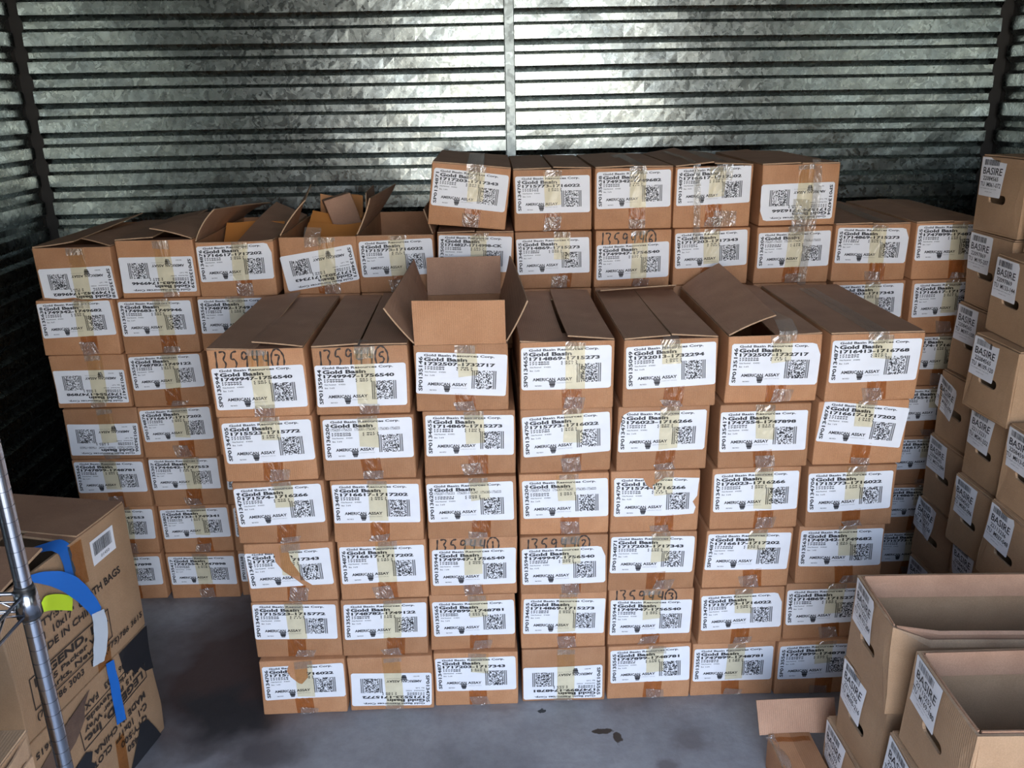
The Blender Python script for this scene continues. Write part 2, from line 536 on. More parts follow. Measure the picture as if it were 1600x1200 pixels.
def carton_body(W, H, L, warp, open_top=False, rad=0.004, mat=None, th=0.004):
    mb = MB(); mb.edge = False
    xs = ticks(-W / 2, W / 2, rad, 4); ys = ticks(0, L, rad, 6); zs = ticks(0, H, rad, 3)
    if open_top: zs = zs[:-3] + [H]
    def rnd_(x, y, z):
        ix = min(max(x, -W / 2 + rad), W / 2 - rad); iy = min(max(y, rad), L - rad)
        iz = max(z, rad) if open_top else min(max(z, rad), H - rad)
        d = Vector((x - ix, y - iy, z - iz))
        if d.length > rad: d = d.normalized() * rad
        return (ix + d.x, iy + d.y, iz + d.z)
    mb.grid(lambda x, z: rnd_(x, 0, z), xs, zs)
    mb.grid(lambda x, z: rnd_(x, L, z), xs, zs, 0, True)
    mb.grid(lambda y, z: rnd_(-W / 2, y, z), ys, zs, 0, True)
    mb.grid(lambda y, z: rnd_(W / 2, y, z), ys, zs)
    mb.grid(lambda x, y: rnd_(x, y, 0), xs, ys, 0, True)
    if not open_top:
        mb.grid(lambda x, y: rnd_(x, y, H), xs, ys)
    else:
        w, l0, l1 = W / 2 - th, th, L - th
        zi = lin(th, H, 4); xi = lin(-w, w, 6); yi = lin(l0, l1, 8)
        mb.grid(lambda x, z: (x, l0, z), xi, zi, 0, True)
        mb.grid(lambda x, z: (x, l1, z), xi, zi)
        mb.grid(lambda y, z: (-w, y, z), yi, zi)
        mb.grid(lambda y, z: (w, y, z), yi, zi, 0, True)
        mb.grid(lambda x, y: (x, y, th), xi, yi)
        for k in range(4):   # rim
            pass
        mb.grid(lambda t_, x: (x * (1 if t_ else (W / 2) / w), l0 if t_ else 0, H), [0, 1], xi, 1, True)
        mb.grid(lambda t_, x: (x * (1 if t_ else (W / 2) / w), l1 if t_ else L, H), [0, 1], xi, 1)
        mb.grid(lambda t_, y: (-w if t_ else -W / 2, y if t_ else (y - L / 2) * L / (L - 2 * th) + L / 2, H), [0, 1], yi, 1)
        mb.grid(lambda t_, y: (w if t_ else W / 2, y if t_ else (y - L / 2) * L / (L - 2 * th) + L / 2, H), [0, 1], yi, 1, True)
    mb.warp(warp)
    return mb

def flap(root, W, H, L, warp, side, width, a0=0.0, a1=None, y0=0.004, y1=None, curl=0.0, taper=0.0, th=0.0035, mat=None, drop=0.0, name='flap', lab=None, sk0=0.0, sk1=0.0):
    """cardboard flap hinged on the top edge; angles in degrees from closed; a0 at the start of the hinge, a1 at its end.
       curl = extra angle at the free edge; sk0/sk1 = slant of the free corners"""
    if a1 is None: a1 = a0
    full = L if side in 'LR' else W
    if y1 is None: y1 = full - 0.004
    us = lin(0, 1, 7); vs = lin(0, 1, 9)
    def fn(u, v):
        s_ = y0 + (y1 - y0) * v
        ang = math.radians(a0 + (a1 - a0) * v)
        cu = math.radians(curl)
        d = u * width
        n_ = 6
        px = pz = 0.0
        for k in range(n_):
            an = ang + cu * ((k + .5) / n_) * u
            px += math.cos(an) * d / n_; pz += math.sin(an) * d / n_
        an = ang + cu * u
        s_ += u * (sk0 * (1 - v) + sk1 * v) + taper * u * (0.5 - v) * (y1 - y0)
        nx_, nz_ = -math.sin(an), math.cos(an)
        zz = H + (.0045 if side in 'LR' else .0005) + pz - drop * u
        if side == 'L':
            return (-W / 2 + px + .001, s_, zz), (nx_, 0, nz_)
        if side == 'R':
            return (W / 2 - px - .001, s_, zz), (-nx_, 0, nz_)
        if side == 'F':
            return (-W / 2 + s_, px + .001, zz), (0, nx_, nz_)
        return (-W / 2 + s_, L - px - .001, zz), (0, -nx_, nz_)
    mb = MB(); mb.edge = True
    mb.sheet(fn, us, vs, th)
    if side in 'RF':
        pass
    # the hinge keeps to the warped body
    mb.warp(warp)
    o = mb.build(name, [mat or M_FLAP, M_EDGE], root, True)
    if lab: o['label'] = lab
    return o

def tape_strip(root, warp, path, cx, width, mat, name='packing_tape', skew=0.0, n=4, lab=None, off=.0022, jit=0.0, seed=1):
    """strip along path [(y,z),...], centred on x=cx"""
    r = random.Random(seed)
    P = []
    for i in range(len(path) - 1):
        m = max(1, int(math.dist(path[i], path[i + 1]) / .02))
        for k in range(m):
            t_ = k / m
            P.append((path[i][0] * (1 - t_) + path[i + 1][0] * t_, path[i][1] * (1 - t_) + path[i + 1][1] * t_))
    P.append(path[-1])
    tot = len(P) - 1
    J = [[r.uniform(-jit, jit) for _ in range(5)] for _ in P]
    e0 = r.uniform(-.003, .003); e1 = r.uniform(-.003, .003)
    def fn(u, i):
        y, z = P[i]
        x = cx + (u - .5) * width + skew * i / tot
        jj = J[i][int(u * 4)]
        if i in (0, tot):
            z2 = z + (u - .5) * (e0 if i == 0 else e1) * 2
        else: z2 = z
        return (x, y - off - abs(jj) if y < .003 else y, z2 + (abs(jj) if y >= .003 else 0))
    mb = MB()
    mb.grid(fn, [0, .25, .5, .75, 1], list(range(len(P))))
    mb.warp(warp)
    o = mb.build(name, mat, root)
    if lab: o['label'] = lab
    return o

def carton(name, x, y, z, W=.235, H=.1765, L=.565, yaw=0, roll=0, pitch=0, seed=0, bulge=.001, open_top=False, tilt=0.0, a_=.0022, mat=None):
    root = empty(name, (x + W / 2, y, z), (math.radians(pitch), math.radians(roll), math.radians(yaw)))
    w = warper(seed, a_, bulge, tilt, W, H)
    carton_body(W, H, L, w, open_top).build('carton_body', [mat or M_CARD, M_EDGE], root, True)
    return root, w

def std_tapes(root, w, H, top, seed, aged=None, brown=True, clear=True, flip=False, topwrap=.03):
    """the yellowed strip over the sticker, the amber strip below it and clear tape on the edges"""
    r = random.Random(seed * 13 + 1)
    c = .012 + r.uniform(-.012, .014)
    lb = H - top - LH
    frac = aged if aged is not None else r.choice((.45, .55, .7, .95, 1.0))
    ztop = H - .001
    zb = H - top - LH * frac
    if frac > 0:
        tape_strip(root, w, [(0, zb), (0, ztop - .001)], c, .049, M_TAGED, 'aged_tape', skew=r.uniform(-.004, .004), seed=seed)
    if brown and lb > .02:
        tape_strip(root, w, [(0, .002), (0, lb + .001)], c + r.uniform(-.008, .008), .050, M_TBROWN, 'amber_tape', skew=r.uniform(-.006, .006), seed=seed + 1, off=.0012)
    if clear:
        zc = r.uniform(.018, .045)
        tape_strip(root, w, [(0, .002), (0, min(zc, lb + .01))], c + r.uniform(-.01, .012), .050, M_TCLEAR, 'clear_tape', skew=r.uniform(-.012, .012), seed=seed + 2, off=.003, jit=.0008)
        tape_strip(root, w, [(0, H - r.uniform(.014, .026)), (0, H - .001)], c + r.uniform(-.006, .006), .050, M_TCLEAR, 'clear_tape', seed=seed + 3, off=.003, jit=.0006)

# ------------------------------------------------------------ building shell
def metal(name, base=(0.27, 0.300, 0.288), r0=.22, r1=.35, scale=75.0):
    m, t, p, o = new_mat(name)
    tcn = N(t, 'ShaderNodeTexCoord')
    mp = N(t, 'ShaderNodeMapping'); mp.inputs['Scale'].default_value = (1, 1, 1.0)
    t.links.new(tcn.outputs['Object'], mp.inputs[0])
    vo = N(t, 'ShaderNodeTexVoronoi', Scale=scale); vo.feature = 'F1'
    nz = N(t, 'ShaderNodeTexNoise', Scale=18.0, Detail=4.0)
    t.links.new(mp.outputs[0], nz.inputs['Vector'])
    mx = N(t, 'ShaderNodeMix'); mx.data_type = 'VECTOR'; mx.inputs[0].default_value = .10
    t.links.new(mp.outputs[0], mx.inputs[4]); t.links.new(nz.outputs['Color'], mx.inputs[5])
    t.links.new(mx.outputs[1], vo.inputs['Vector'])
    sp = N(t, 'ShaderNodeSeparateColor'); t.links.new(vo.outputs['Color'], sp.inputs[0])
    c = ramp(t, sp.outputs[0], [(0.0, tuple(v * .72 for v in base)), (.45, tuple(v * .95 for v in base)), (1.0, tuple(min(1, v * 1.12) for v in base))])
    # thin grime streaks lying in the grooves
    t.links.new(c, p.inputs['Base Color'])
    p.inputs['Metallic'].default_value = 1.0
    mr = N(t, 'ShaderNodeMapRange'); mr.inputs[3].default_value = r0; mr.inputs[4].default_value = r1
    t.links.new(sp.outputs[1], mr.inputs[0]); t.links.new(mr.outputs[0], p.inputs['Roughness'])
    b = N(t, 'ShaderNodeBump', Strength=.07, Distance=.01)
    n2 = N(t, 'ShaderNodeTexNoise', Scale=30.0, Detail=5.0); t.links.new(mp.outputs[0], n2.inputs['Vector'])
    t.links.new(n2.outputs[0], b.inputs['Height']); t.links.new(b.outputs[0], p.inputs['Normal'])
    return m
M_GALV = metal('galvanised_steel')
M_GALVF = metal('galvanised_flashing', (.22, .25, .245), .34, .46, 60.0)

YW = 3.245
XL, XR = -1.585, 1.855
YD = -0.45
ZC = 2.55
PER = .0958; Z0 = 1.5922
def profile(zmin, zmax):
    pts = []
    k = int((zmin - Z0) / PER) - 2
    while True:
        z = Z0 + k * PER          # centre of the black groove edge: up-facing slope coming out downwards
        if z > zmax + PER: break
        dz = .004 * math.sin(k * 2.1)
        # going up from z: slope back into the recess, recess flat, slope out, outer flat
        pts += [(z - .006, 0.0), (z + .006, .018), (z + .029 + dz, .018), (z + .049 + dz, 0.0)]
        k += 1
    return [q for q in pts if zmin <= q[0] <= zmax]
def corr_wall(name, p0, p1, nrm, z0=0.0, z1=ZC, seg=60):
    """panel between p0 and p1; nrm = direction away from the room"""
    prof = [(z0, 0.0)] + profile(z0 + .01, z1 - .01) + [(z1, 0.0)]
    r = random.Random(name)
    ph = [r.uniform(0, 6) for _ in range(8)]
    mb = MB()
    Ln = math.dist(p0, p1)
    def fn(u, i):
        z, d = prof[i]
        s_ = u * Ln
        wob = .0016 * math.sin(s_ * 5 + ph[0] + z * 9) + .0010 * math.sin(s_ * 13 + ph[1] + z * 23) + .0006 * math.sin(s_ * 31 + z * 60 + ph[2])
        dzz = .0018 * math.sin(s_ * 3.1 + ph[3] + z * 4)
        return (p0[0] + (p1[0] - p0[0]) * u + nrm[0] * (d + wob), p0[1] + (p1[1] - p0[1]) * u + nrm[1] * (d + wob), z + (dzz if 0.02 < z < z1 - .02 else 0))
    mb.grid(fn, lin(0, 1, seg), list(range(len(prof))))
    # outer skin gives the wall its thickness
    t_ = .06
    q = [(p0[0] + nrm[0] * t_, p0[1] + nrm[1] * t_), (p1[0] + nrm[0] * t_, p1[1] + nrm[1] * t_)]
    mb.add([(q[0][0], q[0][1], z0), (q[1][0], q[1][1], z0), (q[1][0], q[1][1], z1), (q[0][0], q[0][1], z1)], [(3, 2, 1, 0)])
    o = mb.build(name, M_GALV)
    tag(o, kind='structure')
    return o
corr_wall('wall_back', (XL, YW), (XR, YW), (0, 1), seg=90)
corr_wall('wall_left', (XL - .025, YD), (XL - .025, YW - .012), (-1, 0), seg=70)
corr_wall('wall_right', (XR + .025, YW - .012), (XR + .025, YD), (1, 0), seg=70)
M_GAPSHADE = plain('corner_gap_shade', (.03, .028, .025), .8)  # near-black filler boxes: the shade of the wall corner gaps put into colour
for i_, (xa_, xb_) in enumerate(((XL - .09, XL + .001), (XR - .001, XR + .09))):
    mb = MB(); mb.box(xa_, xb_, YW + .024, YW + .10, 0, ZC)
    if i_ == 0: mb.box(XL - .09, XL - .048, YW - .014, YW + .024, 0, ZC)
    else: mb.box(XR + .048, XR + .09, YW - .014, YW + .024, 0, ZC)
    tag(mb.build('trim_%d' % (i_ + 2), M_GAPSHADE), kind='structure')
mb = MB(); mb.box(XL - .1, XR + .1, YD - .05, YW + .1, ZC, ZC + .06)
tag(mb.build('ceiling', plain('ceiling_sheet', (.16, .17, .17), .5, .6)), kind='structure')
# unseen front wall behind the camera; doorway narrowed so its jambs darken the sides
M_JAMB = plain('door_jamb_steel', (.30, .30, .29), .5)
mb = MB()
mb.box(XL - .08, -.45, YD - .06, YD, 0, ZC); mb.box(1.15, XR + .08, YD - .06, YD, 0, ZC); mb.box(-.45, 1.15, YD - .06, YD, 2.42, ZC)
tag(mb.build('wall_front', M_JAMB), kind='structure')
# vertical lap strip in the middle of the back wall
mb = MB()
def strip(u, i):
    z = i * .1
    return (.080 + u * .036 + .0015 * math.sin(z * 5), YW - .005 - (.004 if .05 < u < .95 else 0), min(z, ZC - .01))
mb.grid(strip, [0, .06, .5, .94, 1], list(range(0, 26)))
mb.box(.080, .116, YW - .004, YW - .001, .001, ZC - .02)
tag(mb.build('trim_1', M_GALVF), kind='structure')

# floor
m, t, p, o = new_mat('stained_concrete')
tcn = N(t, 'ShaderNodeTexCoord')
n1 = N(t, 'ShaderNodeTexNoise', Scale=3.2, Detail=8.0, Roughness=.62)
n2 = N(t, 'ShaderNodeTexNoise', Scale=38.0, Detail=6.0, Roughness=.7)
n3 = N(t, 'ShaderNodeTexNoise', Scale=1.3, Detail=5.0, Roughness=.6, Distortion=1.0)
for n in (n1, n2, n3): t.links.new(tcn.outputs['Object'], n.inputs['Vector'])
c = ramp(t, n1.outputs[0], [(.32, (.20, .195, .20)), (.5, (.30, .295, .30)), (.68, (.38, .375, .375))])
c2 = ramp(t, n2.outputs[0], [(.25, (.78, .77, .77)), (.6, (1, 1, 1))])
c = mixc(t, 'MULTIPLY', .8, c, c2)
s3 = ramp(t, n3.outputs[0], [(.56, (0, 0, 0)), (.72, (1, 1, 1))])
c = mixc(t, 'MIX', s3, c, (.115, .10, .098))
# shaped stains and painted floor shade: (x, y, rx, ry)
def stain_shade(c, x, y, rx, ry, col, soft=.35, amt=1.0):
    mp = N(t, 'ShaderNodeMapping'); mp.vector_type = 'POINT'
    sc = (1 / rx, 1 / ry, 1)
    mp.inputs['Location'].default_value = (-x / rx, -y / ry, 0); mp.inputs['Scale'].default_value = sc
    nn = N(t, 'ShaderNodeTexNoise', Scale=2.2 / max(rx, ry) * .6, Detail=4.0)
    t.links.new(tcn.outputs['Object'], nn.inputs['Vector'])
    t.links.new(tcn.outputs['Object'], mp.inputs[0])
    vm = N(t, 'ShaderNodeVectorMath', operation='LENGTH'); t.links.new(mp.outputs[0], vm.inputs[0])
    ad = N(t, 'ShaderNodeMath', operation='ADD'); t.links.new(vm.outputs['Value'], ad.inputs[0])
    mu = N(t, 'ShaderNodeMath', operation='MULTIPLY_ADD'); t.links.new(nn.outputs[0], mu.inputs[0]); mu.inputs[1].default_value = 1.6; mu.inputs[2].default_value = -.8
    t.links.new(mu.outputs[0], ad.inputs[1])
    f = ramp(t, ad.outputs[0], [(1 - soft, (amt, amt, amt)), (1.0, (0, 0, 0))])
    return mixc(t, 'MIX', f, c, col)
STAINS = []
c = stain_shade(c, -.80, 2.28, .42, .52, (.075, .042, .036), .6, 1.0)  # shade on the floor left of the front stack, painted into the concrete colour
c = stain_shade(c, -.78, 2.02, .18, .16, (.030, .028, .030), .55, .95)
c = stain_shade(c, -.62, 1.86, .12, .08, (.09, .08, .082), .6, .8)
c = stain_shade(c, .285, 1.90, .030, .011, (.045, .030, .020), .15, 1.0)
c = stain_shade(c, .318, 1.875, .012, .026, (.045, .030, .020), .2, 1.0)
c = stain_shade(c, .51, 1.86, .07, .05, (.13, .11, .11), .6, .6)
c = stain_shade(c, .43, 1.77, .045, .035, (.13, .11, .11), .6, .7)
c = stain_shade(c, .12, 1.99, .012, .010, (.02, .02, .02), .2, 1.0)
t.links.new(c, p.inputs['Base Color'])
rg = ramp(t, n1.outputs[0], [(.3, (.38, .38, .38)), (.7, (.62, .62, .62))]); t.links.new(rg, p.inputs['Roughness'])
b = N(t, 'ShaderNodeBump', Strength=.25, Distance=.006); t.links.new(n2.outputs[0], b.inputs['Height']); t.links.new(b.outputs[0], p.inputs['Normal'])
M_FLOOR = m
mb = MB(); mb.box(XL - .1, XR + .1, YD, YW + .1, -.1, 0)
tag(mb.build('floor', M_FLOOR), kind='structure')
mb = MB(); mb.box(-14, 14, -16, YD, -.12, -.02)
tag(mb.build('driveway', plain('driveway_concrete', (.52, .41, .29), .8)), 'pale concrete driveway outside the open storage unit doorway', 'driveway', kind='structure')

# ------------------------------------------------------------ front stack
FY = 2.03
FX = {1: [-.690, -.437, -.187, .074, .332, .594, .848],
      2: [-.685, -.431, -.175, .072, .322, .584, .837],
      3: [-.672, -.421, -.175, .068, .307, .574, .828],
      4: [-.662, -.417, -.175, .068, .306, .565, .822],
      5: [-.664, -.424, -.184, .068, .309, .559, .803],
      6: [-.660, -.418, -.179, .068, .310, .549, .790]}
R = {'a': ('SP0135944', '1749947-1756540'), 'b': ('SP0136206', 'COND'), 'c': ('SP0135146', '1732507-1732717'),
     'd': ('SP0134655', '1714869-1715273'), 'e': ('SP0135049', '1732013-1732294'), 'f': ('SP0134877', '1716413-1716768'),
     'g': ('SP0134705', '1715523-1715772'), 'h': ('SP0134706', '1715773-1716022'), 'i': ('SP0134707', '176023-1716266'),
     'j': ('SP0135417', '1747554-1747898'), 'k': ('SP0134876', '1716617-1717202'), 'l': ('SP0134704', '171574-1716266'),
     'm': ('SP0134871', '1717203-1717343'), 'n': ('SP0135638', '1749342-1749682'), 'o': ('SP0135566', '1748782-1749122'),
     'p': ('SP0135565', '1747899-1748781'), 'q': ('SP0135639', '1749683-1749946'), 'r': ('SP0135307', '1744642-1747553'),
     's': ('SP0135802', '1749123-1749341'), 't': ('SP0135004', '1714827-1714998-CK')}
FRONT = {1: 'aacdecf', 2: 'gbdhijk', 3: 'lkbblih', 4: 'mkaamkn', 5: 'gopdahd', 6: 'hgmpppp'}
MARK = {(1, 0): '7', (1, 1): '5', (4, 2): '1', (4, 3): '2', (5, 4): '3'}
FLIP = {(6, 1), (6, 3)}
TORN = {(4, 0): 'wedge', (6, 0): 'notch', (3, 4): 'ragged', (1, 5): 'corner', (2, 4): 'lefttop', (4, 3): 'corner', (5, 5): 'corner'}
ROT = {(1, 2): -3.2, (2, 6): -6.5, (4, 0): 2.5, (2, 0): 1.5, (3, 0): 2, (2, 3): 2.5, (5, 2): .8, (5, 3): -.8, (1, 0): 1.0, (1, 4): 2.2, (1, 3): .5, (6, 1): -1.5, (5, 0): -1.5, (6, 0): 1.2, (5, 5): .8}
ORD = ['', 'first', 'second', 'third', 'fourth', 'fifth', 'sixth', 'seventh', 'eighth']
ROWN = {1: 'top row', 2: 'second row down', 3: 'third row down', 4: 'fourth row down', 5: 'fifth row down', 6: 'floor row'}
def rtxt(k):
    return 'three number ranges' if R[k][1] == 'COND' else R[k][1]
def front_label(r_, c_):
    k = FRONT[r_][c_]
    extra = ''
    if (r_, c_) in MARK: extra = 'handwriting above '
    if (r_, c_) in FLIP: extra = 'upside-down '
    if TORN.get((r_, c_)) in ('wedge', 'notch', 'ragged'): extra = 'torn '
    col = {0: 'leftmost column', 6: 'rightmost column'}.get(c_, '%s column from left' % ORD[c_ + 1])
    return 'carton with %s%s sticker, %s, %s, front stack' % (extra, rtxt(k), ROWN[r_], col)
for r_ in range(1, 7):
    for c_ in range(7):
        sd = r_ * 10 + c_
        q = random.Random(sd)
        z = (6 - r_) * .178
        H = .1765; W = .235
        yy = FY + q.uniform(-.008, .006)
        if r_ == 6 and c_ in (0, 1, 2): yy -= .012
        W = .232 if c_ == 2 and r_ == 1 else .235
        topped = r_ == 1
        root, w = carton('shipping_carton', FX[r_][c_], yy, z, W, H, .562, yaw=q.uniform(-.5, .5), seed=sd, open_top=topped,
                         bulge=q.uniform(0, .0025), tilt=-.06 if (r_, c_) == (1, 2) else q.uniform(-.015, .015))
        k = FRONT[r_][c_]
        top = .010 + q.uniform(0, .010)
        if (r_, c_) in MARK: top = .044 if r_ < 4 else .034
        if (r_, c_) == (6, 1): top = .052
        if (r_, c_) == (6, 3): top = .058
        if (r_, c_) == (1, 2): top = .022
        if (r_, c_) in ((2, 1), (5, 0)): top = .008
        lab_sticker(root, w, W, H, *R[k], top, math.radians(ROT.get((r_, c_), q.uniform(-1, 1))), (r_, c_) in FLIP,
                    q.uniform(-.003, .003), TORN.get((r_, c_)), sd, (q.randint(1, 6), 8))
        std_tapes(root, w, H, top, sd)
        if (r_, c_) in MARK:
            mb = MB(); handwriting(mb, '135944', MARK[(r_, c_)], -.108, H - top - .008, top + .003, 0, -.0010)
            mb.warp(w); mb.build('handwritten_number', M_MARK, root)
        tag(root, front_label(r_, c_), 'cardboard box', 'cartons in the front stack')
        if topped:
            hw = W / 2 - .001
            F = lambda *a_, **kw: flap(root, W, H, .562, w, *a_, **kw)
            clr = lambda path, cx, wd=.05, **kw: tape_strip(root, w, path, cx, wd, M_TCLEAR, 'clear_tape', **kw)
            if c_ == 0:
                F('F', .10, -4); F('B', .10, -2)
                F('L', hw, -2, 7, y0=.004); F('R', hw + .006, 9, -1, y0=.004, curl=-4)
            elif c_ == 1:
                F('F', .10, -1, drop=.006); F('B', .10, 0)
                F('L', hw - .003, 2, 0); F('R', hw - .003, 1, 3)
                clr([(0, H - .03), (0, H), (.03, H + .008)], .012)
            elif c_ == 2:
                F('F', .113, 88, 92, curl=5, mat=M_CARD); F('B', .115, 100, 96)
                F('L', hw, 128, 112, sk0=-.02, curl=-8); F('R', hw, 122, 108, sk0=.0, curl=-8)
            elif c_ == 3:
                F('F', .10, 0, drop=.006); F('B', .10, 0)
                F('L', hw - .004, -1, 2, drop=.006); F('R', hw - .001, 5, 3)
            elif c_ == 4:
                F('F', .10, 0, drop=.006); F('B', .10, 14, 20)
                F('L', hw - .002, 3, 2); F('R', hw - .001, 4, 1)
                clr([(0, H - .02), (0, H), (.02, H + .008)], .0, .04)
            elif c_ == 5:
                F('F', .10, -16, -16); F('B', .10, 0)
                F('L', hw + .015, 24, 40, sk0=.03, curl=-12); F('R', hw - .002, -4, 6, curl=4)
                clr([(0, H - .015), (-.002, H + .012), (.04, H + .03), (.22, H + .014), (.5, H + .02)], .03, .045, lab='loose clear packing tape strip')
            else:
                F('F', .10, 0, drop=.006); F('B', .10, 0)
                F('L', hw - .001, 0, 0); F('R', hw - .001, 0, 0)
                clr([(0, H - .02), (0, H + .006), (.5, H + .007)], .0, .05)

# ------------------------------------------------------------ back stack
BY = 2.63
BX = {'L1': -1.378, 'L2': -1.130, 'L3': -.884, 'L4': -.635, 'L5': -.395, 'L6': -.153, 'B7': .088, 'B8': .333, 'B9': .580, 'B10': .834, 'B11': 1.082, 'B12': 1.337}
# (column, level): (range, flip, rot, torn, top gap, x shift, marker)
BB = {
 ('L1', 7): ('n', 1, 2, 'strip', .060, .005, ''), ('L2', 7): ('q', 1, 0, None, .050, .004, ''), ('L3', 7): ('k', 0, 2, 'corner', .008, 0, ''),
 ('L4', 7): ('m', 1, 9, None, .040, .004, ''), ('L5', 7): ('h', 0, 2, None, .014, 0, ''), ('L6', 7): ('t', 0, -2, None, .008, 0, ''),
 ('B7', 7): ('d', 0, 1, None, .020, 0, ''), ('B8', 7): ('a', 0, 2, None, .040, 0, '6'), ('B9', 7): ('m', 0, 2, None, .010, 0, ''),
 ('B10', 7): ('b', 0, 1, None, .016, 0, ''), ('B11', 7): ('d', 0, -1, 'corner', .010, 0, ''), ('B12', 7): ('p', 0, 0, None, .006, 0, ''),
 ('L1', 6): ('n', 0, 2, None, .006, -.018, ''), ('L1', 5): ('j', 1, 0, None, .050, -.012, ''), ('L1', 4): ('b', 1, -1, None, .052, 0, ''),
 ('L1', 3): ('p', 0, -1, None, .008, 0, ''), ('L1', 2): ('r', 0, 0, None, .010, 0, ''), ('L1', 1): ('j', 0, 0, None, .010, 0, ''),
 ('L2', 6): ('q', 0, 0, None, .008, -.018, ''), ('L2', 5): ('o', 0, 2, None, .006, -.014, ''), ('L2', 4): ('k', 0, 2, None, .006, -.008, ''),
 ('L2', 3): ('r', 0, 0, None, .006, -.002, ''), ('L2', 2): ('s', 0, 1, None, .012, .002, ''), ('L2', 1): ('j', 0, -1, None, .012, .004, ''),
 ('L3', 6): ('o', 0, 0, None, .008, -.02, ''), ('L3', 5): ('n', 0, 0, None, .010, -.012, ''), ('L3', 4): ('r', 0, 0, None, .010, -.008, ''),
 ('L3', 3): ('j', 0, 0, None, .010, -.004, ''), ('L3', 2): ('p', 0, 0, None, .010, 0, ''), ('L3', 1): ('n', 0, 0, None, .010, 0, ''),
 ('B11', 6): ('m', 0, 1, None, .010, 0.01, ''), ('B12', 6): ('k', 0, 1, None, .010, 0.01, ''), ('B12', 5): ('l', 0, 0, None, .010, 0.005, ''),
 ('B12', 4): ('j', 0, 0, None, .010, 0, ''), ('B12', 3): ('k', 0, 0, None, .010, 0, ''), ('B12', 2): ('d', 0, 0, None, .010, 0, ''), ('B12', 1): ('h', 0, 0, None, .010, 0, ''),
 ('B11', 5): ('h', 0, 0, None, .010, 0.01, ''), ('B11', 4): ('d', 0, 0, None, .010, 0, ''), ('B11', 3): ('m', 0, 0, None, .010, 0, ''), ('B11', 2): ('i', 0, 0, None, .010, 0, ''), ('B11', 1): ('k', 0, 0, None, .010, 0, ''),
}
LEVN = {1: 'on the floor', 2: 'one up from the floor', 3: 'third level up', 4: 'fourth level up', 5: 'fifth level up', 6: 'sixth level up', 7: 'seventh level'}
COLN = {'L1': 'far left column against corrugated wall', 'L2': 'second column from left wall', 'L3': 'third column from left wall',
        'L4': 'fourth column from left wall', 'L5': 'fifth column from left wall', 'L6': 'sixth column from left wall', 'B7': 'seventh column from left', 'B8': 'eighth column from left',
        'B9': 'ninth column from left', 'B10': 'tenth column from left', 'B11': 'second column from right', 'B12': 'rightmost back column'}
def back_carton(col, lev, W=.235, H=.1765, **kw):
    k, fl, rot, torn, top, sh, mk = BB[(col, lev)]
    sd = 200 + lev * 20 + list(BX).index(col)
    q = random.Random(sd)
    topped = lev == 7 and col in ('L1', 'L2', 'L3', 'L4', 'L5', 'L6', 'B11', 'B12')
    root, w = carton('shipping_carton', BX[col] + sh, BY + q.uniform(-.005, .008), (lev - 1) * .178, W, H, .562,
                     yaw=q.uniform(-.5, .5), seed=sd, open_top=topped, bulge=q.uniform(0, .002), **kw)
    lab_sticker(root, w, W, H, *R[k], top, math.radians(rot), bool(fl), q.uniform(-.003, .003), torn, sd, (q.randint(1, 6), 7))
    std_tapes(root, w, H, top, sd, aged=q.choice((.9, 1.0, 1.0, .6)))
    if mk:
        mb = MB(); handwriting(mb, '135944', mk, -.108, H - top - .008, top + .003, 0, -.0010)
        mb.warp(w); mb.build('handwritten_number', M_MARK, root)
    word = 'upside-down ' if fl else ''
    tag(root, 'carton with %s%s sticker, %s, %s' % (word, rtxt(k), LEVN[lev], COLN[col]), 'cardboard box', 'cartons in the back stack')
    return root, w, W, H
made = {}
for key in BB:
    kw = {}
    H = .1765
    if key == ('L4', 7): kw = dict(roll=0)
    if key == ('L1', 7): H = .160
    if key == ('L3', 7): H = .168
    made[key] = back_carton(key[0], key[1], H=H, **kw)
hidden = []
proto = None
for col in ('L4', 'L5', 'L6', 'B7', 'B8', 'B9', 'B10'):
    for lev in range(1, 7):
        if proto is None:
            root, w = carton('shipping_carton', BX[col], BY + .004, (lev - 1) * .178, seed=999)
            proto = (root, root.children[0])
            rt = root
        else:
            rt = proto[0].copy(); COL.objects.link(rt)
            ch = proto[1].copy(); COL.objects.link(ch); ch.parent = rt
            rt.location = (BX[col] + .1175, BY + .004, (lev - 1) * .178)
        tag(rt, 'plain brown carton hidden behind the front stack, carrying the middle of the back stack', 'cardboard box', 'hidden cartons of the back stack')

# flaps on the seventh level
def fl(key, *a_, **kw):
    root, w, W, H = made[key]
    return flap(root, W, H, .562, w, *a_, **kw)
hw = .1165
fl(('L1', 7), 'L', hw + .01, 4, 10, curl=6); fl(('L1', 7), 'R', hw, 12, 4, sk0=.06, curl=-8); fl(('L1', 7), 'F', .09, -3)
fl(('L2', 7), 'F', .09, -4); fl(('L2', 7), 'R', hw + .01, 22, 12, curl=-14, sk0=-.0); fl(('L2', 7), 'L', hw, 3, 10)
fl(('L3', 7), 'F', .09, -35); fl(('L3', 7), 'L', hw, 70, 40, curl=-30); fl(('L3', 7), 'R', hw, -6, 25)
fl(('L4', 7), 'F', .09, -12); fl(('L4', 7), 'L', hw + .02, 58, 74, y0=.02, y1=.30, curl=-14); fl(('L4', 7), 'R', hw * .8, 92, 88, y0=.30)
fl(('L5', 7), 'F', .09, -30); fl(('L5', 7), 'L', hw, 62, 50, curl=12); fl(('L5', 7), 'R', hw * .62, 66, 78, sk0=.05)
fl(('L6', 7), 'L', hw - .002, 1, 0); fl(('L6', 7), 'R', hw - .002, 0, 0)
